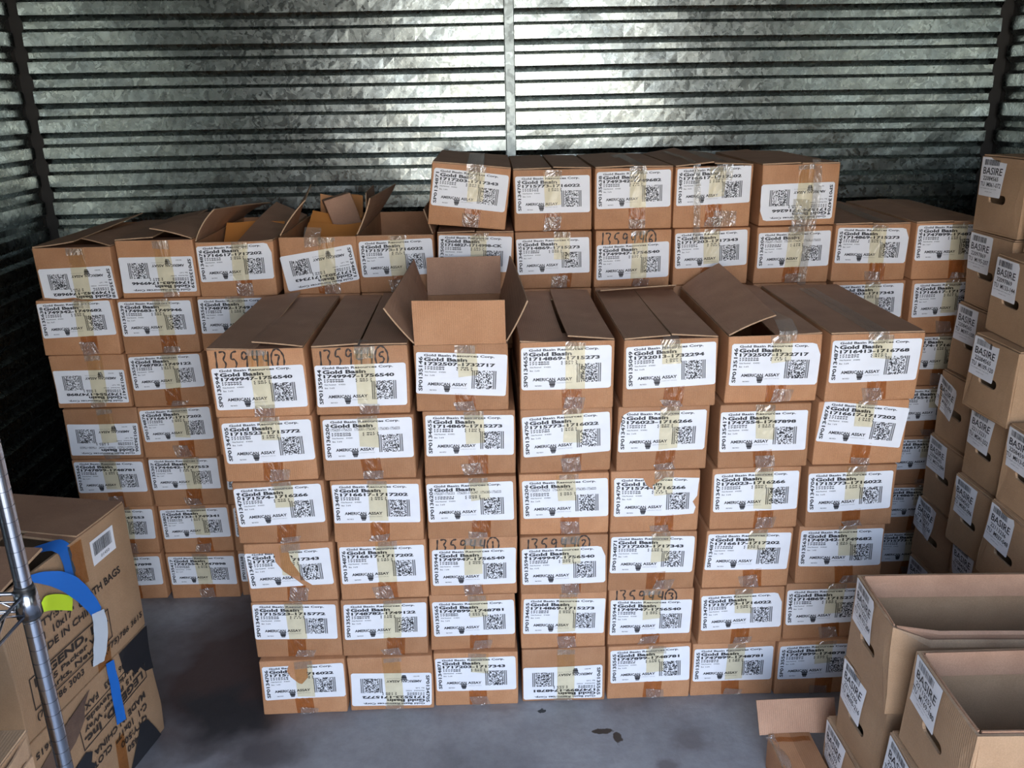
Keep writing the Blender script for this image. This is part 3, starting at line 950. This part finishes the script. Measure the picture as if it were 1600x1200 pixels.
for k_ in (('B11', 7), ('B12', 7)):
    fl(k_, 'F', .1, 0, drop=.004); fl(k_, 'L', hw - .001, 1, 2); fl(k_, 'R', hw - .001, 0, 3)
root, w, W, H = made[('B11', 7)]
tape_strip(root, w, [(.02, H + .009), (.5, H + .012)], .02, .045, M_TCLEAR, 'clear_tape', skew=.03)
root, w, W, H = made[('L4', 7)]
tape_strip(root, w, [(0, H - .028), (0, H), (.03, H + .026)], -.015, .05, M_TCLEAR, 'clear_tape')

# envelopes inside the open cartons
M_ENV = plain('orange_envelope', (.62, .25, .06), .5)
def envelope(x, y, z, rot, w_, h_, label, seed):
    mb = MB(); mb.edge = False
    r = random.Random(seed); p = [r.uniform(0, 6) for _ in range(3)]
    def fn(u, v):
        return ((u - .5) * w_, .006 * math.sin(u * 4 + p[0]) * math.sin(v * 3 + p[1]), v * h_ + .004 * math.sin(u * 7 + p[2])), (0, -1, 0)
    mb.sheet(fn, lin(0, 1, 9), lin(0, 1, 7), .012)
    o = mb.build('envelope', M_ENV, None, True)
    o.location = (x, y, z); o.rotation_euler = rot
    tag(o, label, 'envelope', 'orange sample envelopes in the open cartons')
envelope(-.765, BY + .17, 1.15, (-.9, .05, .1), .19, .17, 'orange padded envelope in open carton, left of the raised flap', 1)
envelope(-.515, BY + .15, 1.16, (-1.0, .0, -.1), .19, .16, 'orange padded envelope bulging out of carton with tilted sticker', 2)
envelope(-.535, BY + .25, 1.15, (-.8, .1, -.1), .17, .17, 'orange padded envelope at the back of carton with tilted sticker', 3)
envelope(-.52, BY + .48, 1.15, (-.30, .05, .1), .15, .17, 'orange padded envelope beside the upright brown parcel', 4)
# upright small brown parcel sticking out between two cartons
mb = MB(); mb.edge = False
wp = warper(44, .004)
mb = carton_body(.095, .225, .14, wp)
o = mb.build('brown_parcel', [M_FLAP, M_EDGE], None, True)
o.location = (-.440, BY + .33, 1.11); o.rotation_euler = (math.radians(-4), math.radians(-15), math.radians(14))
tag(o, 'small dark brown paper parcel standing upright between open cartons', 'parcel')

# eighth level
TT = [('T1', -.176, 'm', 0, -1.5, .016), ('T2', .085, 'h', 0, 0, .018), ('T3', .331, 'n', 0, 1.2, .008), ('T4', .573, 'k', 0, 1.6, .002), ('T5', .837, 'l', 1, 1, .055)]
for i, (nm, x, k, flp, rot, top) in enumerate(TT):
    sd = 500 + i; H = .182; W = .236
    q = random.Random(sd)
    kw = dict(roll=5.5, yaw=-1.0) if nm == 'T1' else {}
    root, w = carton('shipping_carton', x, BY + (.0 if nm != 'T1' else -.002), 7 * .178 + (.018 if nm == 'T1' else .002), W, H, .56, seed=sd, open_top=True, **kw)
    lab_sticker(root, w, W, H, *R[k], top, math.radians(rot), bool(flp), 0 if nm != 'T5' else -.006, 'corner' if nm == 'T5' else None, sd, (i + 1, 6))
    std_tapes(root, w, H, top, sd, aged=1.0 if nm in ('T3', 'T5') else .8)
    F = lambda *a_, **kk: flap(root, W, H, .56, w, *a_, **kk)
    F('F', .1, 0, drop=.004)
    if nm == 'T1': F('L', hw + .001, 0, 0); F('R', hw + .001, 0, 0)
    elif nm == 'T2': F('L', hw - .003, 1, 1); F('R', hw - .003, 2, 1)
    elif nm == 'T3': F('L', hw, 2, 3); F('R', hw - .001, 1, 3)
    elif nm == 'T4': F('L', hw - .001, 5, 9); F('R', hw, 3, 6)
    else: F('L', hw - .001, 1, 4); F('R', hw - .003, 0, 2)
    if nm in ('T1', 'T3', 'T4'):
        tape_strip(root, w, [(0, H - .04), (0, H + .006), (.45, H + .02 if nm == 'T4' else H + .010)], .01 if nm != 'T4' else .03, .05, M_TCLEAR, 'clear_tape', jit=.001)
    if nm == 'T4':
        tape_strip(root, w, [(-.006, -.04), (-.012, .06), (-.008, .13), (0, H + .008), (.12, H + .016), (.4, H + .02)], -.045, .02, M_TCLEAR, 'clear_tape', off=.004, jit=.001, skew=-.03, lab='loose hanging strip of clear tape')
        tape_strip(root, w, [(0, .002), (0, .05)], .04, .07, M_TCLEAR, 'clear_tape', off=.004, jit=.0012)
    if nm == 'T5':
        tape_strip(root, w, [(-.004, -.19), (-.010, -.12), (-.022, -.02), (-.02, .08), (-.006, H - .02), (.01, H + .012), (.05, H + .012)], .028, .026, M_TCLEAR, 'clear_tape', off=.004, jit=.0012, skew=.022, lab='long loose strip of clear tape hanging down the front')
        tape_strip(root, w, [(-.020, -.04), (-.028, .0), (-.012, .05), (-.002, .08)], -.008, .05, M_TCLEAR, 'clear_tape', off=.004, jit=.003, skew=.012, lab='crumpled clear tape')
    pos = {'T1': 'tilted, leftmost on the top level of the back stack', 'T2': 'second from left on the top level of the back stack', 'T3': 'middle of five on the top level of the back stack',
           'T4': 'fourth of five on the top level of the back stack', 'T5': 'upside-down sticker, rightmost on the top level of the back stack'}[nm]
    tag(root, 'taped brown carton, ' + pos, 'cardboard box', 'cartons in the back stack')

# ------------------------------------------------------------ tray boxes along the right wall
def stadium(cx, cz, w_, h_, n=6):
    P = []
    for s_, a0 in ((1, -90), (-1, 90)):
        for k in range(n + 1):
            a_ = math.radians(a0 + 180 * k / n)
            P.append((cx + s_ * (w_ / 2 - h_ / 2) + math.cos(a_) * h_ / 2, cz + math.sin(a_) * h_ / 2))
    return P
M_DARKIN = plain('dark_inside', (.05, .035, .025), .9)
def tray_body(W, H, L, warp, open_top, th=.006, rim=True):
    mb = MB()
    # front panel with the hand hole
    hole = stadium(-.005, H * .46, .078, .024)
    n = len(hole)
    outer = [(-W / 2, 0), (W / 2, 0), (W / 2, H), (-W / 2, H)]
    pts = [Vector(p) for p in outer + hole]
    inner = []
    for i in range(1, 8):
        for j in range(1, 8):
            x, z = -W / 2 + W * i / 8, H * j / 8
            if not outline_inside(stadium(-.005, H * .46, .088, .034), x, z): inner.append(Vector((x, z)))
    # split outer edges for the warp
    r = delaunay_2d_cdt(pts + inner, [(0, 1), (1, 2), (2, 3), (3, 0)] + [(4 + i, 4 + (i + 1) % n) for i in range(n)], [], 1, 1e-5)
    tri = []
    for f in r[2]:
        cx = sum(r[0][i].x for i in f) / 3; cz = sum(r[0][i].y for i in f) / 3
        if not outline_inside(hole, cx, cz): tri.append(tuple(f))
    mb.add([(p.x, 0, p.y) for p in r[0]], tri, 0)
    mb.add([(p.x, th, p.y) for p in r[0]], [f[::-1] for f in tri], 0)
    mb.add([(p[0], y, p[1]) for p in hole for y in (0, th)], [(2 * i, 2 * i + 1, (2 * i + 3) % (2 * n), (2 * i + 2) % (2 * n)) for i in range(n)], 1)
    ys = lin(0, L, 7); zs = lin(0, H, 5); xs = lin(-W / 2, W / 2, 6)
    for s_ in (-1, 1):
        x0 = s_ * W / 2; x1 = s_ * (W / 2 - th)
        mb.grid(lambda y, z: (x0, y, z), ys, zs, 0, s_ < 0)
        mb.grid(lambda y, z: (x1, max(y, th), z), ys, zs, 0, s_ > 0)
        mb.grid(lambda a_, y: ((x0, x1)[a_], y, H), [0, 1], ys, 1, s_ < 0)
    mb.grid(lambda x, z: (x, L, z), xs, zs, 0, True)
    mb.grid(lambda x, z: (x, L - th, z), xs, zs, 0)
    mb.grid(lambda x, a_: (x, (L - th, L)[a_], H), xs, [0, 1], 1)
    mb.grid(lambda x, a_: (x, (0, th)[a_], H), xs, [0, 1], 1)
    mb.grid(lambda x, y: (x, y, 0), xs, ys, 0, True)
    mb.grid(lambda x, y: (x, y, th), xs, ys, 0)
    mb.warp(warp)
    return mb

def rock_sticker(root, warp, W, H, code, rng, seed, dz=.0, dxx=.0, rot=0.0, crumple=0, lw=.108, lh=.104):
    r = random.Random(seed)
    mb = MB()
    x0 = -W / 2 + .004 + dxx; z1 = H - .002 + dz
    cs, sn = math.cos(rot), math.sin(rot)
    def mk(off):
        def place(u, v):
            x = u * lw; z = -(1 - v) * lh
            X = x0 + x * cs - z * sn; Z = z1 + x * sn + z * cs
            y = -off
            if crumple: y -= .006 * abs(math.sin(u * 5 + v * 3)) * crumple
            return (X, y, Z)
        return place
    cut = .1 if r.random() < .5 else .0
    paper_sheet(mb, [(0, 0.02), (.02, 0), (.98, 0), (1, .03), (1, 1 - cut), (1 - cut * .6, 1), (0.02, 1), (0, .97)], mk(.0015), lw, lh)
    P = mk(.0021)
    x = .12
    while x < .72:
        w_ = r.choice((.006, .012, .02))
        mb.add([P(x, .80), P(x + w_, .80), P(x + w_, .95), P(x, .95)], [(0, 1, 2, 3)], 1)
        x += w_ + r.choice((.008, .012, .02))
    text(mb, 'BASIRE', P, .10, .90, .57, .755, 1, .012)
    text(mb, code, P, .14, .80, .415, .525, 1, .012)
    text(mb, 'TU  ' + rng, P, .05, .95, .255, .37, 1, .012)
    text(mb, 'Lot weight per tray unit:', P, .06, .80, .19, .22, 2, .0)
    text(mb, 'sample core', P, .30, .62, .11, .14, 2, .0)
    mb.warp(warp)
    return mb.build('tray_sticker', [M_PAPER, M_INK, M_GREYINK], root)

def tray(x, yfar, z, W, H, L, code, rng, label, seed, yaw=0.0, open_top=False, tilt=0.0, lt=(0, 0, 0, 0), dip=0.0, a_=.004):
    """x = plane of the labelled end, yfar = its far edge; the end faces -X"""
    root = empty('tray_box', (x, yfar - W / 2, z), (0, math.radians(tilt), math.radians(-90 + yaw)))
    if not open_top: H -= .0055
    w0 = warper(seed, a_, .002, 0, W, H)
    def w(p):          # the long side nearest the camera is crushed down by dip
        q = w0(p)
        k = max(0, (p[0] - W / 2 + .02) / .02) * max(0, min(1, (p[1] - .002) / .03)) * max(0, min(1, (p[2] / H - .4) / .6))
        return (q[0] + .25 * dip * k, q[1], q[2] - dip * k)
    tray_body(W, H, L, w, open_top).build('tray_body', [M_TRAY, M_EDGE], root)
    rock_sticker(root, w, W, H, code, rng, seed, *lt)
    if not open_top:
        for s_ in 'LR':
            flap(root, W, H, L, w, s_, W / 2 - .001, 0, 0, mat=M_TRAY, th=.003, drop=.0, name='flap')
    else:
        # double-folded rim: the wall board turned down inside
        mb = MB(); mb.edge = False
        for s_ in (-1, 1):
            xi = s_ * (W / 2 - .0075)
            mb.sheet(lambda u, v, xi=xi, s_=s_: ((xi - s_ * (.004 + .006 * u), .012 + (L - .024) * v, H + .003 - .05 * u), (-s_, 0, 0)), lin(0, 1, 3), lin(0, 1, 6), .003)
        mb.sheet(lambda u, v: ((-W / 2 + .012 + (W - .024) * v, .009 + .004 * u, H + .003 - .045 * u), (0, 1, 0)), lin(0, 1, 3), lin(0, 1, 5), .003)
        mb.warp(w); mb.build('rim_fold', M_FLAP, root)
    tag(root, label, 'cardboard box', 'tray boxes along the right wall')
    return root, w
far = [(1.400, '22084565', 'M061-072', 'top of the farthest column, beside the corrugated wall'),
       (1.398, '22097869', 'M195-207', 'second from top in the farthest column by the back stack'),
       (1.392, '22084565', 'M097-108', 'third from top in the farthest column'),
       (1.375, '22097871', 'M085-096', 'crumpled label over its hand hole, middle of the farthest column'),
       (1.365, '22084565', 'M073-084', 'third from floor in the farthest column'),
       (1.362, '22113231', 'M145-156', 'curled label, second from floor in the farthest column'),
       (1.358, '22084594', 'M025-036', 'on the floor, bottom of the farthest column')]
HT = .2085
for i, (x, c1, c2, lb) in enumerate(far):
    tray(x, 2.435, (6 - i) * .2095, .205, HT, .42, c1, c2, 'tray box, ' + lb, 700 + i, yaw=random.Random(i).uniform(-1.5, 2.5),
         lt=(0, 0, 0, 0) if i not in (3, 5) else ((-.012, -.010, -.22, .35) if i == 3 else (.0, -.01, -.08, .6)))
mid = [(1.405, '22084565', 'M121-132', 'top of the middle column on the right, partly outside the picture'),
       (1.335, '22097869', 'M133-144', 'second from top in the middle column on the right'),
       (1.300, '22084565', 'M109-120', 'pushed out to the left, third from top in the middle column'),
       (1.325, '22113231', 'M241-252', 'half hidden label, fourth from top in the middle column'),
       (1.312, '22084565', 'M085-096', 'third from floor in the middle column on the right'),
       (1.335, '22084594', 'M001-012', 'set back, second from floor in the middle column'),
       (1.33, '22113236', 'M049-060', 'on the floor, bottom of the middle column')]
for i, (x, c1, c2, lb) in enumerate(mid):
    tray(x, 2.195 if i < 2 else 2.175, (6 - i) * .205, .192, .204, .42, c1, c2, 'tray box, ' + lb, 720 + i, yaw=random.Random(i + 50).uniform(-2, 2))
near = [(1.300, '22084594', 'M013-024', 'top of the nearer right column, brightly lit'),
        (1.285, '22113236', 'M037-048', 'second from top of the nearer right column'),
        (1.300, '22084565', 'M157-168', 'third from top of the nearer right column'),
        (1.30, '22084594', 'M025-036', 'on the floor under the nearer right column')]
for i, (x, c1, c2, lb) in enumerate(near):
    tray(x, 1.970, (3 - i) * .2115, .205, .2105, .42, c1, c2, 'tray box, ' + lb, 740 + i, yaw=random.Random(i + 80).uniform(-2, 1))

# foreground stacks of tray boxes at lower right
H3 = .205
tray(.800, 1.645, 2 * H3 + .002, .200, .207, .46, '22113252', 'M193-204', 'empty open tray box, on top of the front corner stack farther from the camera', 760, yaw=-2.0, open_top=True, dip=.042)
tray(.806, 1.650, H3, .200, .2045, .46, '22113236', 'M205-216', 'battered tray box under the farther open tray box', 761, yaw=2.5, a_=.006)
tray(.797, 1.690, 0, .205, .2045, .46, '22113252', 'M217-228', 'tray box on the floor, bottom of the front corner stack', 762, yaw=0)
tray(.800, 1.375, 2 * H3 + .002, .232, .207, .50, '22113252', 'M169-180', 'large open tray box nearest the camera with clear lot label', 763, yaw=-1.5, open_top=True, lt=(.002, .004, 0, 0))
tray(.790, 1.400, H3, .215, .2045, .46, '22084594', 'M181-192', 'tray box directly under the nearest open tray box', 764, yaw=0)
tray(.800, 1.430, 0, .215, .2045, .46, '22084594', 'M229-240', 'tray box on the floor under the nearest open stack', 765, yaw=0)
tray(.905, 1.115, 2 * H3 - .01, .20, .2, .46, '22113236', 'M253-264', 'open tray box cut off by the lower right corner of the picture', 766, yaw=0, open_top=True)
tray(.905, 1.115, H3, .20, .194, .46, '22113236', 'M265-276', 'tray box below the one cut off at lower right', 767, yaw=0)
tray(.905, 1.115, 0, .20, .204, .46, '22113236', 'M277-288', 'tray box on the floor below the ones cut off at lower right', 768, yaw=0)

# open carton on the floor with its flap standing up
root, w = carton('open_carton', .680, 1.30, 0, .106, .10, .45, yaw=0, seed=91, open_top=True, a_=.003)
flap(root, .106, .10, .45, w, 'B', .085, 116, 120, y0=-.022, y1=.175, mat=M_FLAP, sk0=-.006, lab='brown flap standing up with curled corner')
flap(root, .106, .10, .45, w, 'L', .052, 0, 0, mat=M_CARD); flap(root, .106, .10, .45, w, 'R', .052, 0, 0, mat=M_CARD)
mb = MB()
mb.grid(lambda u, v: (-.045 + .09 * u, .415 + .016 * v + .002 * math.sin(u * 9), .1055), lin(0, 1, 6), lin(0, 1, 3)); mb.warp(w)
mb.build('amber_tape', M_TBROWN, root)
mb = MB()
mb.grid(lambda u, v: (-.058 + .006 * math.sin(v * 11) + .022 * u, .16 + .28 * v, .1065 + .003 * math.sin(v * 17 + u * 3)), lin(0, 1, 4), lin(0, 1, 20)); mb.warp(w)
mb.build('clear_tape', M_TCLEAR, root)
tag(root, 'worn brown carton on the floor with one flap standing up, beside the tray boxes', 'cardboard box')

# ------------------------------------------------------------ printed cartons at the left
YAW = 79.0
P0 = Vector((-.926, 1.974, 0)); D = Vector((math.sin(math.radians(11)), math.cos(math.radians(11)), 0))
BW = .45; BD = .36
cpos = P0 - D * (BW / 2)
def face_text(root, w, items, H, name='printed_text', flip=False, mat=None):
    mb = MB()
    for it in items:
        s_, x0, x1, z0, z1, b_ = it
        if flip:
            pl = lambda u, v: (-u, -.0028, H - v)
        else:
            pl = lambda u, v: (u, -.0028, v)
        if s_ == 'BOX':
            t_ = .003
            for (a0, a1, c0, c1) in ((x0, x1, z0, z0 + t_), (x0, x1, z1 - t_, z1), (x0, x0 + t_, z0, z1), (x1 - t_, x1, z0, z1)):
                mb.add([pl(a0, c0), pl(a1, c0), pl(a1, c1), pl(a0, c1)], [(0, 1, 2, 3)], 0)
        else:
            text(mb, s_, pl, x0, x1, z0, z1, 0, b_ + .018)
    mb.warp(w)
    return mb.build(name, mat or M_PRINT, root)
PRT = [('#01450', -.150, -.060, .258, .276, .01), ('QTY:500', -.150, -.040, .228, .246, .01), ('C-1  10x17"  CLOTH BAGS', -.160, .160, .197, .216, .01), ('MADE IN CHINA', -.165, .055, .166, .184, .01),
       ('BOX', -.192, .083, .060, .140, 0), ('LEGEND, Inc.', -.178, .075, .110, .131, .02), ('1415 Packer Way', -.165, .068, .088, .102, .008), ('Sparks, Nevada', -.165, .055, .067, .081, .008),
       ('(775)786 3003   FAX(775)786 3615', -.190, .212, .034, .050, .006)]
rl = empty('large_printed_carton', (cpos.x, cpos.y, 0), (0, 0, math.radians(YAW)))
wl_ = warper(61, .004, .003, 0, BW, .335)
carton_body(BW, .335, BD, wl_, False).build('carton_body', [M_TRAY, M_EDGE], rl, True)
face_text(rl, wl_, PRT, .335, flip=True)
# black tape patches on the lower carton
M_BLK = plain('black_tape', (.022, .023, .027), .35)
M_TEAR = cardboard('torn_board', (.16, .10, .07), (.08, .05, .04))
def patch(root, w, poly, mat, name, off=.0036, lab=None):
    mb = MB()
    xs = [p[0] for p in poly]; zs = [p[1] for p in poly]
    x0, x1, z0, z1 = min(xs), max(xs), min(zs), max(zs)
    P = [((x - x0) / (x1 - x0), (z - z0) / (z1 - z0)) for x, z in poly]
    paper_sheet(mb, P, lambda u, v: (x0 + u * (x1 - x0), -off, z0 + v * (z1 - z0)), x1 - x0, z1 - z0, .03)
    mb.warp(w)
    o = mb.build(name, mat, root)
    if lab: o['label'] = lab
    return o
patch(rl, wl_, [(.10, .335), (.224, .335), (.224, .20), (.19, .215), (.175, .24), (.15, .235), (.14, .26), (.11, .27)], M_BLK, 'black_tape')
patch(rl, wl_, [(-.224, .15), (-.08, .19), (-.06, .175), (-.07, .15), (-.055, .13), (-.224, .06)], M_BLK, 'black_tape')
patch(rl, wl_, [(-.224, .05), (-.08, .10), (-.05, .07), (-.03, .02), (-.224, .001)], M_BLK, 'black_tape')
patch(rl, wl_, [(.06, .001), (.12, .10), (.15, .09), (.20, .001)], M_BLK, 'black_tape')
patch(rl, wl_, [(-.224, .25), (-.12, .30), (-.02, .325), (-.05, .30), (-.06, .27), (-.10, .24), (-.15, .22), (-.224, .18)], M_TEAR, 'torn_patch', lab='dark torn patch where the liner is ripped away')
patch(rl, wl_, [(.02, .001), (.055, .001), (.055, .13), (.02, .13)], M_TBROWN, 'amber_tape')
tag(rl, 'large brown carton with upside-down printing and black tape, standing on the floor', 'cardboard box')

ru = empty('large_printed_carton', (cpos.x, cpos.y, .337), (0, 0, math.radians(YAW)))
wu = warper(62, .004, .004, 0, BW, .355)
HU = .355
carton_body(BW, HU, BD, wu, True, th=.006).build('carton_body', [M_TRAY, M_EDGE], ru, True)
face_text(ru, wu, PRT, HU)
flap(ru, BW, HU, BD, wu, 'B', BD * .5, 0, 0, drop=.0, th=.006)
flap(ru, BW, HU, BD, wu, 'F', BD * .36, 2, -4, y0=.25, y1=.44, th=.006)
flap(ru, BW, HU, BD, wu, 'R', BD * .5, 0, 2, th=.006)
flap(ru, BW, HU, BD, wu, 'L', BD * .45, 10, 4, th=.006, lab='loose brown top flap')
# barcode sticker
mb = MB()
bx0, bx1, bz0, bz1 = .075, .165, .262, .326
q_ = lambda u, v, o_=.0028: (bx0 + u * (bx1 - bx0), -o_, bz0 + v * (bz1 - bz0))
paper_sheet(mb, [(0, 0), (1, 0), (1, 1), (0, 1)], q_, .09, .064)
x = .1; rr = random.Random(3)
while x < .88:
    w_ = rr.choice((.01, .02, .03))
    mb.add([q_(x, .35, .0036), q_(x + w_, .35, .0036), q_(x + w_, .88, .0036), q_(x, .88, .0036)], [(0, 1, 2, 3)], 1); x += w_ + rr.choice((.012, .02))
text(mb, '01450', lambda u, v: q_(u, v, .0036), .35, .72, .12, .25, 1, 0)
mb.warp(wu); mb.build('barcode_sticker', [M_PAPER, M_INK], ru)
patch(ru, wu, [(.018, .001), (.070, .001), (.066, .10), (.02, .10)], M_TBROWN, 'amber_tape')
patch(ru, wu, [(.000, .25), (.045, .24), (.048, .35), (.0, .352)], M_TBROWN, 'amber_tape')
M_BLUE = plain('blue_painters_tape', (.012, .16, .60), .55)
M_YEL = plain('fluorescent_yellow_tape', (.62, .85, .03), .5)
M_WHT = plain('white_tape_backing', (.62, .68, .74), .5)
def free_strip(root, pts, widths, mat, name, side, seed=0, lab=None):
    """ribbon through pts (local), side = direction of its width"""
    r = random.Random(seed)
    sd = Vector(side).normalized()
    P = [Vector(p) + Vector((-.016, 0, 0)) for p in pts]; mb = MB(); Q = []; Wd = []
    for i in range(len(P) - 1):
        for k in range(5):
            t_ = k / 5; Q.append(P[i].lerp(P[i + 1], t_)); Wd.append(widths[i] * (1 - t_) + widths[i + 1] * t_)
    Q.append(P[-1]); Wd.append(widths[-1])
    for _ in range(3):
        Q = [Q[0]] + [(Q[i - 1] + 2 * Q[i] + Q[i + 1]) / 4 for i in range(1, len(Q) - 1)] + [Q[-1]]
    def fn(u, i):
        tw = .0015 * math.sin(u * 9 + i * .7 + seed)
        p = Q[i] + sd * (u - .5) * Wd[i]
        return (p.x, p.y - abs(tw), p.z)
    mb.grid(fn, lin(0, 1, 6), list(range(len(Q))))
    mb.grid(lambda u, i: tuple(a_ + b_ for a_, b_ in zip(fn(u, i), (0, .0006, 0))), lin(0, 1, 6), list(range(len(Q))), 0, True)
    o = mb.build(name, mat, root, True)
    if lab: o['label'] = lab
    return o
free_strip(ru, [(-.075, .060, .375), (-.03, .035, .372), (.0, .012, .370), (.004, -.005, .357), (.006, -.006, .32), (.010, -.006, .272)], [.035, .045, .052, .052, .050, .050], M_BLUE, 'blue_tape', (1, .25, 0), 1)
free_strip(ru, [(-.140, -.006, .362), (-.095, -.010, .345), (-.045, -.016, .310), (.0, -.014, .262), (.035, -.014, .205), (.058, -.014, .150)], [.010, .024, .038, .044, .040, .036], M_BLUE, 'blue_tape', (.75, 0, .65), 2)
free_strip(ru, [(.056, -.015, .160), (.050, -.020, .12), (.036, -.018, .07), (.026, -.014, .035)], [.045, .052, .052, .042], M_WHT, 'white_tape_tail', (1, 0, -.3), 3)
free_strip(ru, [(-.112, -.010, .272), (-.098, -.016, .283), (-.055, -.011, .258), (-.012, -.009, .226)], [.022, .034, .036, .034], M_YEL, 'yellow_tape', (.35, 0, 1), 4)
free_strip(ru, [(.073, -.006, .005), (.070, -.010, -.06), (.068, -.010, -.17)], [.030, .034, .036], M_BLUE, 'blue_tape', (1, 0, -.3), 5)
tag(ru, 'large brown carton with blue and yellow tape and barcode sticker, stacked on another', 'cardboard box')

# ------------------------------------------------------------ wire shelving unit
M_CHR = plain('chrome', (.50, .51, .55), .20, 1.0)
M_BPL = plain('black_plastic', (.02, .02, .02), .4)
PX, PY = -.745, 1.206
rk = empty('wire_shelving_unit', (PX, PY, 0))
sx_, sy_ = -.46, -1.05
def post(x, y, nm='post'):
    mb = MB(); pts = []; rr_ = []
    z = .02
    while z < 1.85:
        pts += [(x, y, z), (x, y, z + .0235), (x, y, z + .0240), (x, y, z + .0252)]
        rr_ += [.0127, .0127, .0118, .0118]
        z += .0255
    mb.tube(pts, rr_, 40)
    mb.tube([(x, y, 0), (x, y, .02)], [.016, .014], 12)
    mb.tube([(x, y, z), (x, y, z + .006)], [.0135, .009], 12)
    mb.build(nm, M_CHR, rk)
for x, y in ((0, 0), (sx_, 0), (0, sy_), (sx_, sy_)): post(x, y)
def shelf(z):
    mb = MB()
    for x, y in ((0, 0), (sx_, 0), (0, sy_), (sx_, sy_)):
        mb.tube([(x, y, z - .035), (x, y, z - .01), (x, y, z + .012)], [.0195, .0185, .0165], 16)
    def truss(a_, b_):
        A = Vector(a_); B_ = Vector(b_)
        mb.tube([A + Vector((0, 0, .004)), B_ + Vector((0, 0, .004))], .0032, 6)
        mb.tube([A + Vector((0, 0, -.028)), B_ + Vector((0, 0, -.028))], .0028, 6)
        n = int((B_ - A).length / .045)
        pts = [A.lerp(B_, i / n) + Vector((0, 0, .002 if i % 2 else -.027)) for i in range(n + 1)]
        mb.tube(pts, .0022, 6)
    truss((0, -.016, z), (0, sy_ + .016, z)); truss((sx_, -.016, z), (sx_, sy_ + .016, z))
    truss((-.016, 0, z), (sx_ + .016, 0, z)); truss((-.016, sy_, z), (sx_ + .016, sy_, z))
    n = 34
    for i in range(1, n):
        y = sy_ * i / n
        mb.tube([(0, y, z + .008), (sx_, y, z + .008)], .0018, 5)
    for x in (sx_ * .33, sx_ * .66):
        mb.tube([(x, 0, z + .004), (x, sy_, z + .004)], .0028, 5)
    o = mb.build('wire_shelf', M_CHR, rk, True)
    mc = MB()
    for x, y in ((0, 0), (sx_, 0), (0, sy_), (sx_, sy_)):
        mc.tube([(x, y, z + .012), (x, y, z + .02)], [.0150, .0140], 14)
        mc.tube([(x, y, z - .040), (x, y, z - .035)], [.0160, .0160], 14)
    mc.build('sleeve', M_BPL, o, True)
shelf(.905); shelf(.50)
tag(rk, 'chrome wire shelving unit with ringed post at the left edge, beside the large printed cartons', 'shelf')
# battered carton on the lower shelf
root, w = carton('torn_carton', 0, 0, 0, .34, .17, .36, seed=77, open_top=True, a_=.006, mat=M_TRAY)
root.location = (-.93, .80, .512)
flap(root, .34, .17, .36, w, 'L', .168, 0, 0, mat=M_TRAY); flap(root, .34, .17, .36, w, 'R', .168, 2, 0, mat=M_TRAY, sk0=.01)
mb = MB(); mb.edge = False
rj = random.Random(12)
for k in range(3):
    ph = rj.uniform(0, 6)
    mb.sheet(lambda u, v: ((.171 + .004 + k * .004 + .004 * math.sin(v * 14 + ph), .01 + .34 * v, .165 - k * .035 - (.035 + .01 * math.sin(v * 23 + ph)) * u), (1, 0, 0)), lin(0, 1, 3), lin(0, 1, 24), .003)
mb.warp(w); mb.build('torn_layers', [M_EDGE], root)
tag(root, 'battered brown carton with torn layered edge, on the lower wire shelf', 'cardboard box')
